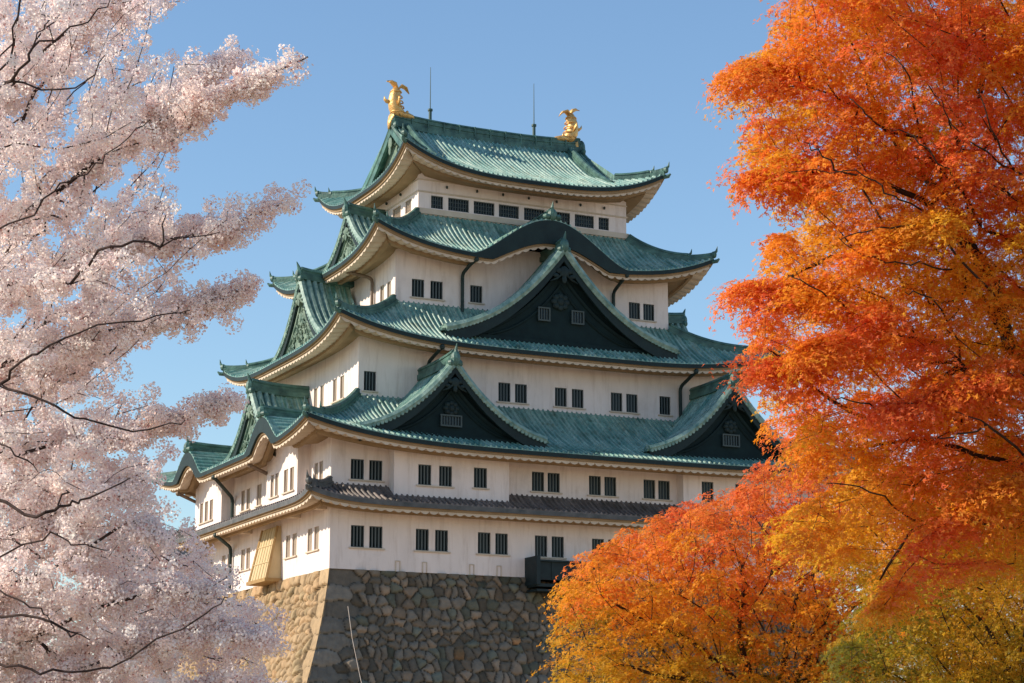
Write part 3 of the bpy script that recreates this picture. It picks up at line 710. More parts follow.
for z_, h_ in ((-.62, .1), (-.95, .07)): m.box((-.7, B1 + .85, z_), (2.9, .8, h_), tf)
for s_ in (-2.4, -.8, .8): m.box((s_, B1 + 1.52, .35), (.05, .03, .56), tf)
m.box((-.7, B1 + .8, 1.02), (2.95, .86, .06), tf)
m.build('drop_chute', 'board_dark', castle)
# small fixings low on the wall
m = MB()
for s_ in (-12.9, -11.0, -7.6, -5.6): 
    m = MB(); m.box((s_ - .15, B1 + .03, .35), (.03, .028, .35), tf); m.box((s_ + .15, B1 + .03, .35), (.03, .028, .35), tf); m.box((s_, B1 + .03, .68), (.12, .026, .03), tf); m.build('wall_bracket', 'plaster_trim', castle)
# brackets under the pent roof
m = MB()
for s_ in (-13, -11.6, -5, 0.5, 5):
    m = MB(); m.box((s_, B1 + .35, 4.0), (.32, .33, .12), tf); m.build('bracket', 'plaster_trim', castle)
for s_ in (12.9, 8, -2, -7, -11):
    m = MB(); m.box((s_, -A1 + .4, 4.0), (.32, .38, .12), SIDE['left']); m.build('bracket', 'plaster_trim', castle)

# ------------------------------------------------------------ stone base
def stone_base():
    root = empty('stone_base', (0, 0, -15.5)); tag(root, 'tall sloping dry stone base of fitted boulders beneath the castle keep', 'stone wall')
    H = 15.5
    def off(z): h = -z; return .16 * h + .0185 * h * h
    for side, s0, s1, d, res in (('front', A1, C1, B1, .085), ('left', -B1, B1, -A1, .085), ('right', -B1, B1, C1, .25), ('back', -C1, -A1, B1, .25)):
        zlow = -15.5 if side in ('right', 'back') else -15.5
        tf = SIDE[side]; L = s1 - s0 + 2 * off(-H); nu = int(L / res); nz = int(H / res)
        rng = np.random.default_rng({'front': 3, 'left': 4, 'right': 5, 'back': 6}[side])
        # seeds: rough courses of boulders, larger squared blocks at the corners
        seeds = []; hz = 0.0
        while hz > -H - 1:
            rh = rng.uniform(.36, .86); x = s0 - off(-H) - 1; 
            while x < s1 + off(-H) + 1:
                wd = rng.uniform(.35, 1.3) if rng.uniform() < .6 else rng.uniform(.3, .6); seeds.append((x + wd / 2, hz - rh / 2 + rng.normal(0, .10), 0)); x += wd
            hz -= rh
        seeds = np.array(seeds)
        zc = -.0; k = 0; cs = []
        while zc > -H - 1:
            o_ = off(min(0, zc)); 
            for e, sg in ((s0, 1), (s1, -1)):
                wL = 2.3 if (k % 2 == (0 if sg > 0 else 1)) else 1.25
                base = e - sg * off(max(-H, zc - .5)); 
                for xx in np.arange(.1, wL, .35): cs.append((base + sg * xx, zc - .52, 1000 + k * 2 + (sg > 0)))
            zc -= 1.05; k += 1
        cs = np.array(cs)
        ids = np.concatenate([np.arange(len(seeds)), cs[:, 2]]); P = np.concatenate([seeds[:, :2], cs[:, :2]])
        keep = np.ones(len(P), bool)
        for i in range(len(seeds)):
            o_ = off(max(-H, min(0, P[i, 1])))
            if P[i, 0] < s0 - o_ + 2.1 or P[i, 0] > s1 + o_ - 2.1: keep[i] = False
        P = P[keep]; ids = ids[keep]
        Z = np.linspace(0, -H, nz + 1); U = np.linspace(0, 1, nu + 1)
        verts = np.zeros((nu + 1, nz + 1, 3)); colr = np.ones((nu + 1, nz + 1, 4))
        cell = {}
        wob = rng.normal(0, 1, (4, 2))
        for j, z in enumerate(Z):
            o_ = off(z); s = s0 - o_ + (s1 - s0 + 2 * o_) * U; tp = off(z - .01)
            near = np.abs(P[:, 1] - z) < 1.6; Pn = P[near]; idn = ids[near]
            sx = s + .06 * np.sin(z * 5 + s * 3) ; zz = z + .06 * np.sin(s * 4.3 + z * 2)
            D = np.hypot(sx[:, None] - Pn[None, :, 0], (zz[:, None] - Pn[None, :, 1]) * 1.12) if np.ndim(zz) else None
            i1 = np.argmin(D, 1); f1 = D[np.arange(len(s)), i1]; own = idn[i1]
            D2 = np.where(idn[None, :] == own[:, None], 9, D); f2 = D2.min(1)
            rnd2_ = (np.sin(own * 5.77) * 7543.1) % 1
            e = np.clip((f2 - f1) / (.26 + .30 * rnd2_), 0, 1); bulge = np.sqrt(1 - (1 - e) ** 2)
            rnd = (np.sin(own * 12.9898) * 43758.5453) % 1; rnd2 = (np.sin(own * 78.233) * 12543.123) % 1; rnd3 = (np.sin(own * 37.7) * 9343.3) % 1
            corner = own >= 1000
            edge_fade = np.clip(np.minimum(U, 1 - U) * L / .15, 0, 1); tilt = (rnd - .5) * .14 + (rnd2 - .5) * (sx - Pn[i1, 0]) * .25 + (rnd3 - .5) * (zz - Pn[i1, 1]) * .25
            dd = (bulge * np.where(corner, .18, .36) - .26 + tilt * bulge * 1.5) * edge_fade
            if side == 'front': X = (s, -(d + o_ + dd), z)
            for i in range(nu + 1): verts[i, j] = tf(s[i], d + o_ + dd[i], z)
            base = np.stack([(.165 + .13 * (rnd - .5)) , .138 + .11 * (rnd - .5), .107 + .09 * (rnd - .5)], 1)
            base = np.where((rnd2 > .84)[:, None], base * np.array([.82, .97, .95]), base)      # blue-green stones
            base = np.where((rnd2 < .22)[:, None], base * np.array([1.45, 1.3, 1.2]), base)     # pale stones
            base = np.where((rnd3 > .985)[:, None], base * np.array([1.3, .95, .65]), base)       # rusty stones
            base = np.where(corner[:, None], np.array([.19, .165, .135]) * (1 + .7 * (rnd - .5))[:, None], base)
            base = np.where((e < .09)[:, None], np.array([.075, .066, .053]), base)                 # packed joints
            if side == 'left': base = (base * .35 + np.array([.165, .145, .115]) * np.where(e < .15, .25, .75)[:, None]) * np.array([2.0, 1.68, 1.28])  # left face paler and warmer: sunlight painted into the stone colour
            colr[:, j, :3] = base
        n = (nu + 1) * (nz + 1); idx = np.arange(n).reshape(nu + 1, nz + 1)
        F = np.stack([idx[:-1, :-1], idx[:-1, 1:], idx[1:, 1:], idx[1:, :-1]], -1).reshape(-1, 4)
        me = np_mesh('stone_face', verts.reshape(-1, 3), F, colr.reshape(-1, 4), 'stone')
        ob = bpy.data.objects.new('stone_face', me); COL.objects.link(ob); ob.parent = root; ob.location = (0, 0, 15.5)
    t = MB(); t.add([(A1, -B1, -.02), (C1, -B1, -.02), (C1, B1, -.02), (A1, B1, -.02)], [(0, 1, 2, 3)])
    o = t.build('base_top', 'ground', root); o.location = (0, 0, 15.5)

def np_mesh(name, V, F, C, material):
    me = bpy.data.meshes.new(name); nv = len(V); nf, k = F.shape
    me.vertices.add(nv); me.vertices.foreach_set('co', np.ascontiguousarray(V, dtype=np.float32).ravel())
    me.loops.add(nf * k); me.loops.foreach_set('vertex_index', np.ascontiguousarray(F, dtype=np.int32).ravel())
    me.polygons.add(nf); me.polygons.foreach_set('loop_start', np.arange(0, nf * k, k, dtype=np.int32))
    if C is not None:
        a = me.color_attributes.new('tint', 'FLOAT_COLOR', 'POINT'); a.data.foreach_set('color', np.ascontiguousarray(C, dtype=np.float32).ravel())
    me.materials.append(M[material]); me.update(calc_edges=True); return me
stone_base()
m = MB(); m.tube([tuple(v) for v in [(-17.3, -16.35, -2.6), (-17.2, -16.9, -4.6), (-17.0, -17.7, -6.8), (-16.8, -18.6, -9.0), (-16.7, -21.5, -15.4)]], .02, 5)
tag(m.build('cable', 'rope'), 'pale thin cable hanging down the shaded stone base near its corner', 'cable')

def turret():
    c = at(150, 552, 235.); r_ = empty('corner_turret', (float(c[0]), float(c[1]), -15.5)); tag(r_, 'small distant turret with a dark tiled roof showing between blossom and the castle', 'building')
    zt = float(c[2]) + 15.5
    m = MB(); m.box((0, 0, zt / 2 - .5), (4.5, 3.5, zt / 2 - .5)); m.build('wall', 'plaster', r_)
    rf = MB(); V = []; F = []
    prof_ = [(5.8, 4.8, zt - 1.3), (5.0, 3.6, zt - .7), (4.2, 2.2, zt + .3), (3.4, .15, zt + 1.9)]
    for a, b, z in prof_: V += [(-a, -b, z), (a, -b, z), (a, b, z), (-a, b, z)]
    for i in range(3):
        for j in range(4): F.append((i * 4 + j, i * 4 + (j + 1) % 4, i * 4 + 4 + (j + 1) % 4, i * 4 + 4 + j))
    F.append((0, 3, 2, 1)); rf.add(V, F); ro = rf.build('roof', 'grey_ridge', r_)
    rg = MB(); rg.sweep([(-3.6, 0, zt + 2.1), (0, 0, zt + 1.95), (3.6, 0, zt + 2.1)], SEC_BIG); rg.build('ridge', 'grey_ridge', ro)
turret()

# ------------------------------------------------------------ trees
class Skel:
    def __init__(s, p, r): s.P = [np.array(p, float)]; s.par = [-1]; s.x = {}; s.r0 = r
    def line(s, pts, start=None, w=0):
        """polyline starting at the nearest node"""
        i = s.near(pts[0]) if start is None else start; mine = []
        for p in pts:
            p = np.array(p, float); a = s.P[i]
            L = np.linalg.norm(p - a); k = max(1, int(L / .5))
            for j in range(1, k + 1):
                q = a + (p - a) * j / k + (RNG.normal(0, .025, 3) * min(1, L) if j < k else 0)
                s.P.append(q); s.par.append(i); i = len(s.P) - 1; mine.append(i)
        for k_ in mine: s.x[k_] = w / len(mine)
        return i
    def near(s, p, bias=None):
        A = np.array(s.P); d = np.linalg.norm(A - p, axis=1)
        return int(np.argmin(d))
    def grow(s, targets, root, step=.22, sag=.08, back=.35):
        """reach every target from a node that lies between it and the root"""
        root = np.array(root); order = np.argsort(np.linalg.norm(targets - root, axis=1))
        ends = []
        for t in targets[order]:
            A = np.array(s.P); d = np.linalg.norm(A - t, axis=1) + back * np.linalg.norm(A - root, axis=1)
            i = int(np.argmin(d)); a = s.P[i]; L = np.linalg.norm(t - a); k = max(1, int(L / step)); off = RNG.normal(0, .10, 3) * L
            st = i
            for j in range(1, k + 1):
                f = j / k; q = a + (t - a) * f + off * math.sin(math.pi * f) * .7 + np.array([0, 0, sag * L * math.sin(math.pi * f)])
                s.P.append(q); s.par.append(st); st = len(s.P) - 1
            ends.append(st)
        return ends
    def mesh(s, name, material, rmin=.006, power=.5, parent=None, n=5):
        N = len(s.P); cnt = np.zeros(N); ch = np.zeros(N, int)
        for i in range(N - 1, 0, -1):
            if cnt[i] == 0: cnt[i] = 1
            cnt[i] += s.x.get(i, 0)
            cnt[s.par[i]] += cnt[i]; 
        cnt = np.maximum(cnt, 1); rad = rmin * cnt ** power; rad = np.minimum(rad, s.r0)
        P = np.array(s.P); V = []; F = []
        idx = np.arange(1, N); a = P[np.array(s.par)[1:]]; b = P[1:]; t = b - a; L = np.linalg.norm(t, axis=1, keepdims=True); t = t / np.maximum(L, 1e-6)
        ref = np.where(np.abs(t[:, 2:3]) > .9, np.array([[1., 0, 0]]), np.array([[0, 0, 1.]])); u = np.cross(t, ref); u /= np.linalg.norm(u, axis=1, keepdims=True); w = np.cross(t, u)
        ra = rad[np.array(s.par)[1:]]; rb = rad[1:]; ra = np.minimum(ra, rb * 1.5); a2 = a - t * ra[:, None] * .3
        ang = np.arange(n) * 2 * math.pi / n; c, sn = np.cos(ang), np.sin(ang)
        ring = u[:, None, :] * c[None, :, None] + w[:, None, :] * sn[None, :, None]
        VA = a2[:, None, :] + ring * ra[:, None, None]; VB = b[:, None, :] + ring * rb[:, None, None]
        VV = np.concatenate([VA, VB], 1).reshape(-1, 3)
        base = (np.arange(N - 1) * 2 * n)[:, None]; f = np.stack([np.arange(n), (np.arange(n) + 1) % n, (np.arange(n) + 1) % n + n, np.arange(n) + n], 1)
        FF = (base[:, :, None] + f[None]).reshape(-1, 4)
        me = np_mesh(name, VV, FF, None, material); o = bpy.data.objects.new(name, me); COL.objects.link(o)
        if parent: o.parent = parent; o.location = -Vector(parent.location)
        me.polygons.foreach_set('use_smooth', [True] * len(me.polygons))
        return o

def leaves(name, P, Nrm, size, col, template, faces, material, parent, droop=None):
    """many small leaf meshes as one crown"""
    n = len(P); Nrm = Nrm / np.linalg.norm(Nrm, axis=1, keepdims=True)
    rv = RNG.normal(0, 1, (n, 3)); u = np.cross(Nrm, rv); u /= np.linalg.norm(u, axis=1, keepdims=True); w = np.cross(Nrm, u)
    T = np.array(template, float); k = len(T)
    V = P[:, None, :] + size[:, None, None] * (T[None, :, 0, None] * u[:, None, :] + T[None, :, 1, None] * w[:, None, :] + T[None, :, 2, None] * Nrm[:, None, :])
    Fc = (np.arange(n) * k)[:, None, None] + np.array(faces)[None]
    C = np.repeat(np.concatenate([col, np.ones((n, 1))], 1), k, axis=0)
    me = np_mesh(name, V.reshape(-1, 3), Fc.reshape(-1, np.array(faces).shape[1]), C, material)
    o = bpy.data.objects.new(name, me); COL.objects.link(o)
    if parent: o.parent = parent; o.location = -Vector(parent.location)
    return o
# five-lobed maple leaf: kites from the stalk
ML = [(0, 0, 0)]; MF = []
for kx, (a_, l_) in enumerate(((90, 1.0), (25, .85), (155, .85))):
    a = R(a_); b0 = len(ML)
    ML += [(.5 * l_ * math.cos(a + .42), .5 * l_ * math.sin(a + .42), .03), (l_ * math.cos(a), l_ * math.sin(a), -.12), (.5 * l_ * math.cos(a - .42), .5 * l_ * math.sin(a - .42), .03)]
    MF.append((0, b0 + 2, b0 + 1, b0))
PT = [(math.cos(2 * math.pi * i / 5), math.sin(2 * math.pi * i / 5), .25) for i in range(5)]
PF = [(0, 1, 2, 3, 4)]

def inpoly(px, py, poly):
    poly = np.array(poly, float); c = np.zeros(len(px), bool); j = len(poly) - 1
    for i in range(len(poly)):
        xi, yi = poly[i]; xj, yj = poly[j]
        hit = ((yi > py) != (yj > py)) & (px < (xj - xi) * (py - yi) / (yj - yi + 1e-9) + xi); c ^= hit; j = i
    return c
def crown_points(poly, n, d0, d1):
    """points through the crown's volume: silhouette drawn at mid depth, thinner towards front and back"""
    poly = np.array(poly, float); lo = poly.min(0); hi = poly.max(0); out = []
    while len(out) < n:
        px = RNG.uniform(lo[0], hi[0], 4000); py = RNG.uniform(lo[1], hi[1], 4000); k = inpoly(px, py, poly); out += list(zip(px[k], py[k]))
    q = np.array(out[:n]); return at(q[:, 0], q[:, 1], RNG.uniform(d0, d1, n)), q

def spray_points(pts, r0, r1, n, depth_r=1.0):
    """points along a drawn limb (pixels, distance), within a tapering radius in metres"""
    A = np.array([at(*p) for p in pts]); seg = np.linalg.norm(np.diff(A, axis=0), axis=1); cum = np.concatenate([[0], np.cumsum(seg)]); L = cum[-1]
    t = RNG.uniform(0, 1, n) ** .9; x = np.stack([np.interp(t * L, cum, A[:, k]) for k in range(3)], 1)
    r = r0 + (r1 - r0) * t; g_ = RNG.normal(0, 1, (n, 3)); g_ /= np.linalg.norm(g_, axis=1, keepdims=True); return x + g_ * (r * (.62 + .5 * np.sin(t * 19 + r0 * 40) * np.sin(t * 7.3 + 1)) * RNG.uniform(0, 1, n) ** .6 * RNG.uniform(.7, 1.35, n))[:, None]

def curve(pts):
    """bent twig through the given points"""
    P = [np.array(p) for p in pts]; P = [P[0]] + P + [P[-1]]; out = []
    for i in range(1, len(P) - 2):
        for t in (0, .25, .5, .75): 
            a, b, c, d = P[i - 1], P[i], P[i + 1], P[i + 2]
            out.append(.5 * (2 * b + (c - a) * t + (2 * a - 5 * b + 4 * c - d) * t * t + (3 * b - a - 3 * c + d) * t ** 3) + RNG.normal(0, .018, 3))
    return out + [P[-1]]

# ---------------- cherry in blossom, left foreground
def cherry():
    D = 22.0; root = at(-190, 1000, 23.0); root[2] = -15.5
    r_ = empty('cherry_tree', tuple(root)); tag(r_, 'cherry tree in full pale pink blossom reaching in from the left edge', 'tree')
    sk_ = Skel(root, .28)
    fork = at(-170, 560, 22.5)
    i0 = sk_.line([root + (fork - root) * .5 + [.1, 0, 0], fork], 0)
    limbs = [[(-60, 320, 22), (0, 232, 21.5), (60, 190, 21), (130, 133, 21), (190, 85, 21), (244, 50, 21)],
             [(132, 128, 21), (200, 108, 20.8), (262, 78, 20.6), (308, 57, 20.5)],
             [(-100, 300, 23), (-20, 120, 22.5), (30, 60, 22.5), (85, -10, 22.5)],
             [(-20, 118, 22), (50, 45, 22), (110, 0, 22), (170, -30, 22)],
             [(-90, 400, 22), (0, 300, 21), (80, 252, 21), (150, 243, 21), (215, 232, 21), (292, 200, 21)],
             [(-80, 420, 22), (10, 360, 21), (90, 335, 21), (170, 318, 21), (250, 287, 21)],
             [(-90, 470, 22.5), (0, 375, 22), (60, 352, 22), (110, 345, 22)],
             [(-90, 500, 22), (0, 460, 21.5), (70, 440, 21.5), (150, 428, 21.5), (232, 400, 21.3)],
             [(-100, 560, 21), (0, 540, 20.5), (80, 500, 20.5), (150, 478, 20.5)],
             [(-100, 620, 20), (0, 590, 20), (70, 560, 20), (130, 520, 20), (175, 540, 20)],
             [(-100, 660, 20), (0, 655, 20), (90, 610, 20), (160, 590, 20), (225, 600, 20)],
             [(-90, 720, 20), (30, 690, 20), (130, 650, 20), (210, 630, 20), (270, 640, 20)],
             [(-60, 760, 20), (80, 730, 20), (180, 690, 20), (265, 690, 20)]]
    front_limbs = [[(-40, 470, 20), (25, 513, 19.2), (60, 507, 19.1), (80, 500, 19.1)], [(60, 507, 19.1), (66, 490, 19.1)], [(95, 497, 19.2), (130, 478, 19.2)],
        [(-40, 540, 19.6), (40, 537, 19.2), (75, 542, 19.1), (110, 550, 19.2)], [(-30, 440, 19.6), (10, 450, 19.3), (38, 472, 19.3)], [(-40, 560, 19.6), (15, 600, 19.2), (45, 612, 19.1), (55, 632, 19.1)],
        [(-30, 610, 19.6), (40, 618, 19.2), (90, 640, 19.2)], [(-40, 672, 19.4), (20, 668, 19.1), (60, 673, 19.1), (110, 668, 19.2)], [(60, 640, 19.2), (75, 633, 19.1)], [(150, 627, 19.2), (205, 612, 19.2), (228, 598, 19.2)],
        [(-40, 235, 20), (25, 218, 19.4), (60, 185, 19.3), (85, 175, 19.3), (118, 145, 19.3), (150, 120, 19.4)], [(-20, 100, 20), (20, 70, 19.4), (35, 40, 19.4), (50, 20, 19.4)], [(40, 60, 19.5), (80, 25, 19.5), (110, 0, 19.5)],
        [(45, 120, 19.5), (75, 90, 19.5), (105, 55, 19.5)], [(60, 252, 19.6), (110, 247, 19.5), (160, 243, 19.5), (220, 232, 19.6)], [(160, 243, 19.5), (166, 215, 19.5)], [(0, 375, 19.6), (30, 355, 19.5), (65, 338, 19.5)], [(70, 330, 19.6), (140, 318, 19.5), (190, 310, 19.6)],
        [(0, 395, 19.6), (45, 400, 19.5), (75, 418, 19.5)], [(95, 432, 19.6), (150, 428, 19.5), (185, 420, 19.6)], [(15, 0, 19.6), (10, 40, 19.6), (-20, 90, 19.8)]]
    for l in limbs: sk_.line([at(*p) for p in l], w=25)
    T = []
    sp = [(limbs[0][1:], .55, .12, 70), (limbs[1], .42, .07, 52), (limbs[2][1:], .8, .5, 60), (limbs[3], .7, .3, 70), (limbs[4][1:], .6, .09, 85), (limbs[5][1:], .55, .07, 75), (limbs[6][1:], .7, .4, 60),
          (limbs[7][1:], .6, .06, 75), (limbs[8], .8, .3, 80), (limbs[9], .8, .25, 80), (limbs[10], .8, .2, 90), (limbs[11], .8, .15, 100), (limbs[12], .7, .15, 90)]
    for p, a, b, n in sp: T.append(spray_points(p, a, b, n))
    dense = [(-120, -60), (120, -60), (172, -5), (132, 20), (130, 50), (165, 62), (200, 60), (235, 48), (252, 45), (225, 75), (200, 115), (178, 145), (150, 165), (110, 172), (80, 185), (95, 200), (118, 195), (165, 185), (172, 205), (205, 215),
             (225, 190), (235, 212), (215, 238), (180, 252), (150, 262), (120, 268), (112, 280), (150, 278), (172, 268), (175, 300), (200, 300), (222, 300), (190, 325), (150, 325), (125, 335), (140, 345), (128, 360), (110, 372), (105, 390), (150, 395), (175, 412), (180, 425), (140, 432), (120, 445), (135, 460), (160, 455), (165, 470), (140, 480),
             (175, 500), (190, 530), (215, 550), (240, 590), (262, 610), (285, 650), (280, 700), (250, 740), (-120, 740)]
    c1, q1 = crown_points(dense, 1350, 19.6, 23.8); T.append(c1)
    T = np.concatenate(T)
    ends = sk_.grow(T, at(-170, 520, 22.3), step=.16, sag=.05, back=.6)
    for l in front_limbs: sk_.line(curve([sk_.P[sk_.near(at(*l[0]))]] + [at(*p) for p in l[1:]])[1:], start=sk_.near(at(*l[0])), w=7)
    sk_.mesh('trunk', 'bark_cherry', .0035, .50, r_)
    # puffs of blossom round the twigs
    per = 150; n = len(T) * per
    # puff centres trail back along the twigs
    A = np.array(sk_.P); par = np.array(sk_.par); cen = []
    for e in ends:
        c_ = [e]
        for _ in range(2):
            if par[c_[-1]] > 0: c_.append(par[c_[-1]])
        cen.append(A[c_].repeat(3, axis=0)[:3] if len(c_) < 3 else A[c_])
    cen = np.array(cen).reshape(-1, 3); cen = cen + RNG.normal(0, .055, cen.shape)
    per = 88; n = len(cen) * per; rad = (RNG.uniform(.45, 1, len(cen)) * .135).repeat(per)
    g_ = RNG.normal(0, 1, (n, 3)); g_ /= np.linalg.norm(g_, axis=1, keepdims=True)
    P = cen.repeat(per, axis=0) + g_ * (rad * RNG.uniform(.35, 1.05, n) ** .6)[:, None]
    N = g_ + RNG.normal(0, .55, (n, 3))
    tone = RNG.normal(0, 1, len(cen)).repeat(per) * .5 + RNG.normal(0, 1, n) * .7
    col = np.array([.975, .885, .855]) + tone[:, None] * np.array([.02, .045, .04]); 
    dk = RNG.uniform(0, 1, n) < .03; col[dk] = np.array([.62, .36, .34]); col = np.clip(col, .1, .97)
    leaves('crown', P, N, RNG.uniform(.010, .0165, n), col, PT, PF, 'petal', r_)
cherry()

# ---------------- maples
def maple(name, label, trunk, limbs, polys, colour, d0, d1, lsize, ndisc, perdisc, discr, rroot, r0=.25, sprays=(), dz=.0, rmin=.004, front=()):
    base = at(*trunk[0]); base[2] = -15.5; r_ = empty(name, tuple(base)); tag(r_, label, 'tree')
    s = Skel(base, r0); s.line([at(*p) for p in trunk[1:]], 0)
    for l in limbs: s.line(curve([at(*p) for p in l]), w=150)
    T = []; 
    for poly, n in polys: T.append(crown_points(poly, n, d0, d1)[0])
    for p, a, b, n in sprays: T.append(spray_points(p, a, b, n))
    T = np.concatenate(T); ends = s.grow(T, at(*rroot), step=.25 * discr / .3, sag=.07, back=.55)
    A = np.array(s.P); par = np.array(s.par); nd = len(T); ends = np.array(ends)
    for l in front:
        k_ = s.near(at(*l[0])); s.line(curve([s.P[k_]] + [at(*p) for p in l[1:]])[1:], start=k_, w=14)
    s.mesh('trunk', 'bark_maple', rmin, .50, r_)
    # flat, slightly drooping fans of leaves at every twig end
    tip = A[ends]; prev = A[par[ends]]; out = tip - prev; out /= np.linalg.norm(out, axis=1, keepdims=True) + 1e-6
    up = np.array([0, 0, 1.]) + RNG.normal(0, .28, (nd, 3)) + out * np.array([.3, .3, 0]); up /= np.linalg.norm(up, axis=1, keepdims=True)
    e1 = np.cross(up, RNG.normal(0, 1, (nd, 3))); e1 /= np.linalg.norm(e1, axis=1, keepdims=True); e2 = np.cross(up, e1)
    n = nd * perdisc; th = RNG.uniform(0, 2 * math.pi, n); rr = RNG.uniform(0, 1, n) ** .55; rad = (discr * RNG.uniform(.6, 1.3, nd)).repeat(perdisc); k = np.arange(nd).repeat(perdisc)
    lob = 1 + .25 * np.sin(th * 5 + k * 1.7) + .12 * np.sin(th * 11 + k); rr2 = rr * lob
    P = tip[k] + e1[k] * (np.cos(th) * rr2 * rad)[:, None] + e2[k] * (np.sin(th) * rr2 * rad)[:, None] + up[k] * (RNG.normal(0, .06, n) * rad - .5 * rr2 ** 2 * rad)[:, None]
    N = up[k] + .55 * (P - tip[k]) / rad[:, None] + RNG.normal(0, .34, (n, 3))
    col = colour(tip, out, rng=RNG)[k] * (1 + RNG.normal(0, .12, (n, 1))) + RNG.normal(0, .012, (n, 3)); col = np.clip(col, .008, .9)
    leaves('crown', P, N, lsize * RNG.uniform(.65, 1.25, n), col, ML, MF, 'leaf', r_)

def toimg(P):
    d = P - CC; w = d @ CF; return 512 + FPX * (d @ CR) / w, 341.5 - FPX * (d @ CU) / w, w
RED = np.array([.92, .205, .06]); ORG = np.array([.92, .32, .03]); YEL = np.array([.86, .46, .035]); GRN = np.array([.27, .23, .02]); OLV = np.array([.12, .12, .02])
def mixc(a, b, t): t = np.clip(t, 0, 1)[:, None]; return a * (1 - t) + b * t
def smooth_noise(P, f, seed):
    r = np.random.default_rng(seed); v = 0
    for _ in range(5):
        k = r.normal(0, f, 3); v = v + np.sin(P @ k + r.uniform(0, 6.28))
    return v / 5
def col_near(P, out, rng):
    """reddest on the nearer and higher twigs, golden within, greenish low down"""
    d = toimg(P)[2]; h = P[:, 2] - CC[2]
    t = smooth_noise(P, 1.3, 3) * 1.1 + (24.4 - d) * .17 - .24 + rng.normal(0, .16, len(P)) + np.clip((h - 3.2) * .12, -.25, .2)
    c = mixc(YEL, ORG, (t + .55) / .5); c = mixc(c * 1.0, RED, (t - .0) / .45)
    x, y, w = toimg(P); low = np.clip((3.1 - h) / .9, 0, 1) * np.clip((w - 24.3) / 1.2, 0, 1)
    return mixc(c, GRN, low * .9)
def col_back(P, out, rng):
    h = P[:, 2] - CC[2]; d = toimg(P)[2]
    t = smooth_noise(P, .8, 8) * .7 + rng.normal(0, .16, len(P)) + (h - 4.3) * .34 + (47.5 - d) * .05
    c = mixc(YEL * .85, ORG, (t + .45) / .6); c = mixc(c, RED, (t - .15) / .8); return mixc(c, GRN, np.clip(-(t + .45) / .6, 0, 1))
def col_green(P, out, rng):
    t = smooth_noise(P, .7, 12) + .25 + rng.normal(0, .2, len(P)); h = P[:, 2] - CC[2]
    c = mixc(OLV, GRN, (t + .6) / .8); return mixc(c, YEL * .9, (t + .05 + (h - 3.0) * .25) / .8)

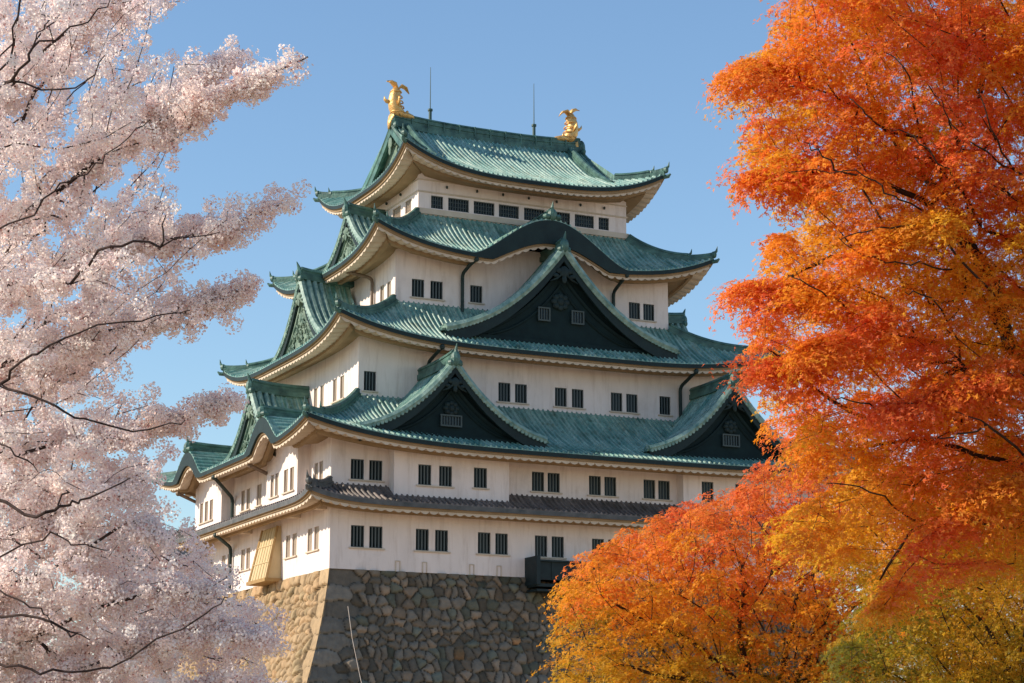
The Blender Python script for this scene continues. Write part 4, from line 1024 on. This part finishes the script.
big = [(778, -60), (785, 5), (780, 30), (762, 52), (728, 74), (734, 95), (755, 118), (745, 140), (758, 175), (785, 195), (798, 215), (782, 232), (757, 250), (738, 285), (752, 300), (756, 330), (752, 362), (780, 388), (760, 410), (774, 432), (800, 455), (840, 480), (812, 500), (770, 520),
       (790, 545), (850, 560), (880, 590), (875, 625), (930, 600), (1000, 560), (1160, 600), (1160, -60)]
maple('maple_tree', 'large fiery red and orange maple filling the right side in front of the castle',
      [(1260, 1000, 26), (1250, 620, 26), (1220, 500, 26)],
      [[(1200, 470, 26), (1100, 440, 26), (1010, 345, 25.5), (975, 290, 25.3), (925, 240, 25), (900, 215, 25)], [(1010, 345, 25.5), (985, 270, 25), (960, 230, 25), (955, 170, 25)],
       [(1100, 440, 26), (1010, 400, 25), (960, 365, 24.6), (930, 365, 24.5)], [(970, 225, 25), (900, 150, 25.2), (870, 90, 25.3), (850, 40, 25)], [(935, 200, 25), (985, 60, 25), (970, -20, 25)],
       [(960, 365, 24.6), (900, 420, 24.4), (830, 400, 24.3), (770, 350, 24.2)], [(955, 222, 24.5), (880, 180, 24), (800, 172, 24), (760, 178, 24)],
       [(930, 240, 24.5), (870, 250, 24.2), (820, 262, 24), (770, 285, 24)], [(1100, 500, 25), (1000, 460, 24.5), (920, 440, 24.2), (850, 450, 24)], [(1150, 560, 25), (1020, 530, 24.5), (930, 520, 24.3), (880, 580, 24)],
       [(1180, 480, 26), (1120, 250, 26), (1050, 100, 25.6), (1000, 0, 25.5)]],
      [(big, 1700), ([(860, -40), (850, 520), (1150, 520), (1150, -40)], 450)], col_near, 23.0, 27.4, .044, 0, 165, .34, (1200, 470, 26), .2, rmin=.003,
      front=[[(1004, 176, 24), (975, 145, 23.2), (949, 117, 22.9), (935, 95, 22.9)], [(1000, 172, 24), (992, 130, 22.9), (978, 88, 22.9)], [(965, 190, 24), (940, 160, 22.9), (914, 139, 22.9), (890, 128, 22.9)], [(945, 222, 24), (900, 200, 22.9), (877, 182, 22.8), (845, 172, 22.8), (785, 172, 22.9)],
             [(940, 105, 24), (910, 75, 22.9), (884, 52, 22.9)], [(849, 172, 23.2), (825, 155, 22.9), (804, 142, 22.9)], [(885, 125, 24), (865, 112, 22.9), (849, 98, 22.9)], [(970, 262, 24), (920, 264, 22.8), (874, 260, 22.8), (839, 238, 22.9)], [(930, 225, 23.2), (880, 228, 22.8), (840, 240, 22.8)],
             [(1030, 462, 24), (987, 425, 22.8), (955, 412, 22.8)], [(985, 425, 23), (962, 436, 22.8), (930, 438, 22.8)], [(925, 500, 24), (872, 491, 22.8), (826, 484, 22.9)], [(895, 412, 24), (860, 402, 22.8), (832, 394, 22.9)], [(860, 300, 24), (820, 290, 22.9), (788, 275, 22.9)], [(960, 330, 24), (930, 300, 22.9), (905, 292, 22.9)]],
      sprays=[([(800, 60, 24), (757, 67, 24), (722, 76, 24)], .3, .05, 20), ([(800, 180, 24), (770, 175, 24), (748, 180, 24)], .3, .1, 20), ([(830, 290, 23.8), (775, 285, 23.8), (734, 288, 23.8)], .35, .08, 30), ([(850, 350, 23.8), (790, 365, 23.8), (750, 370, 23.8)], .3, .08, 26),
              ([(900, 300, 23.2), (860, 330, 23.1), (800, 350, 23)], .2, .1, 26), ([(1024, 360, 23), (960, 390, 23), (880, 410, 23)], .25, .1, 34), ([(1024, 470, 23), (950, 510, 23), (880, 610, 23)], .25, .1, 40), ([(960, 210, 23), (900, 230, 23), (850, 262, 23)], .2, .1, 26)])
back = [(545, 740), (556, 683), (562, 640), (558, 600), (566, 570), (590, 552), (612, 540), (632, 528), (655, 522), (690, 500), (730, 490), (760, 466), (800, 458), (850, 470), (930, 450), (1060, 440), (1060, 740)]
maple('maple_tree', 'smaller rounded orange maple turning gold below, in front of the stone base', [(790, 1100, 47), (780, 800, 47)],
      [[(770, 720, 47), (790, 640, 46.5), (800, 590, 46), (830, 560, 46)], [(770, 720, 47), (740, 640, 46), (745, 575, 46), (730, 545, 46)], [(750, 690, 46.5), (690, 640, 46), (650, 625, 45.5), (610, 600, 45)], [(780, 700, 47), (840, 620, 46.5), (880, 590, 46.5)], [(760, 700, 46), (690, 680, 45), (620, 665, 44.5)]],
      [(back, 2000)], col_back, 43.5, 50, .064, 0, 120, .47, (775, 760, 47), .3, rmin=.0055)
low = [(800, 760), (840, 640), (880, 570), (940, 500), (1020, 470), (1160, 450), (1160, 760)]
maple('maple_tree', 'olive green and yellow maple low in the right corner behind the red one', [(1040, 1100, 36), (1035, 900, 36)],
      [[(1030, 760, 36), (1000, 650, 35.6), (960, 600, 35.5)], [(1030, 760, 36), (1060, 640, 36), (1080, 560, 36)]],
      [(low, 900)], col_green, 33.5, 38, .052, 0, 120, .42, (1030, 800, 36), .25, rmin=.005)
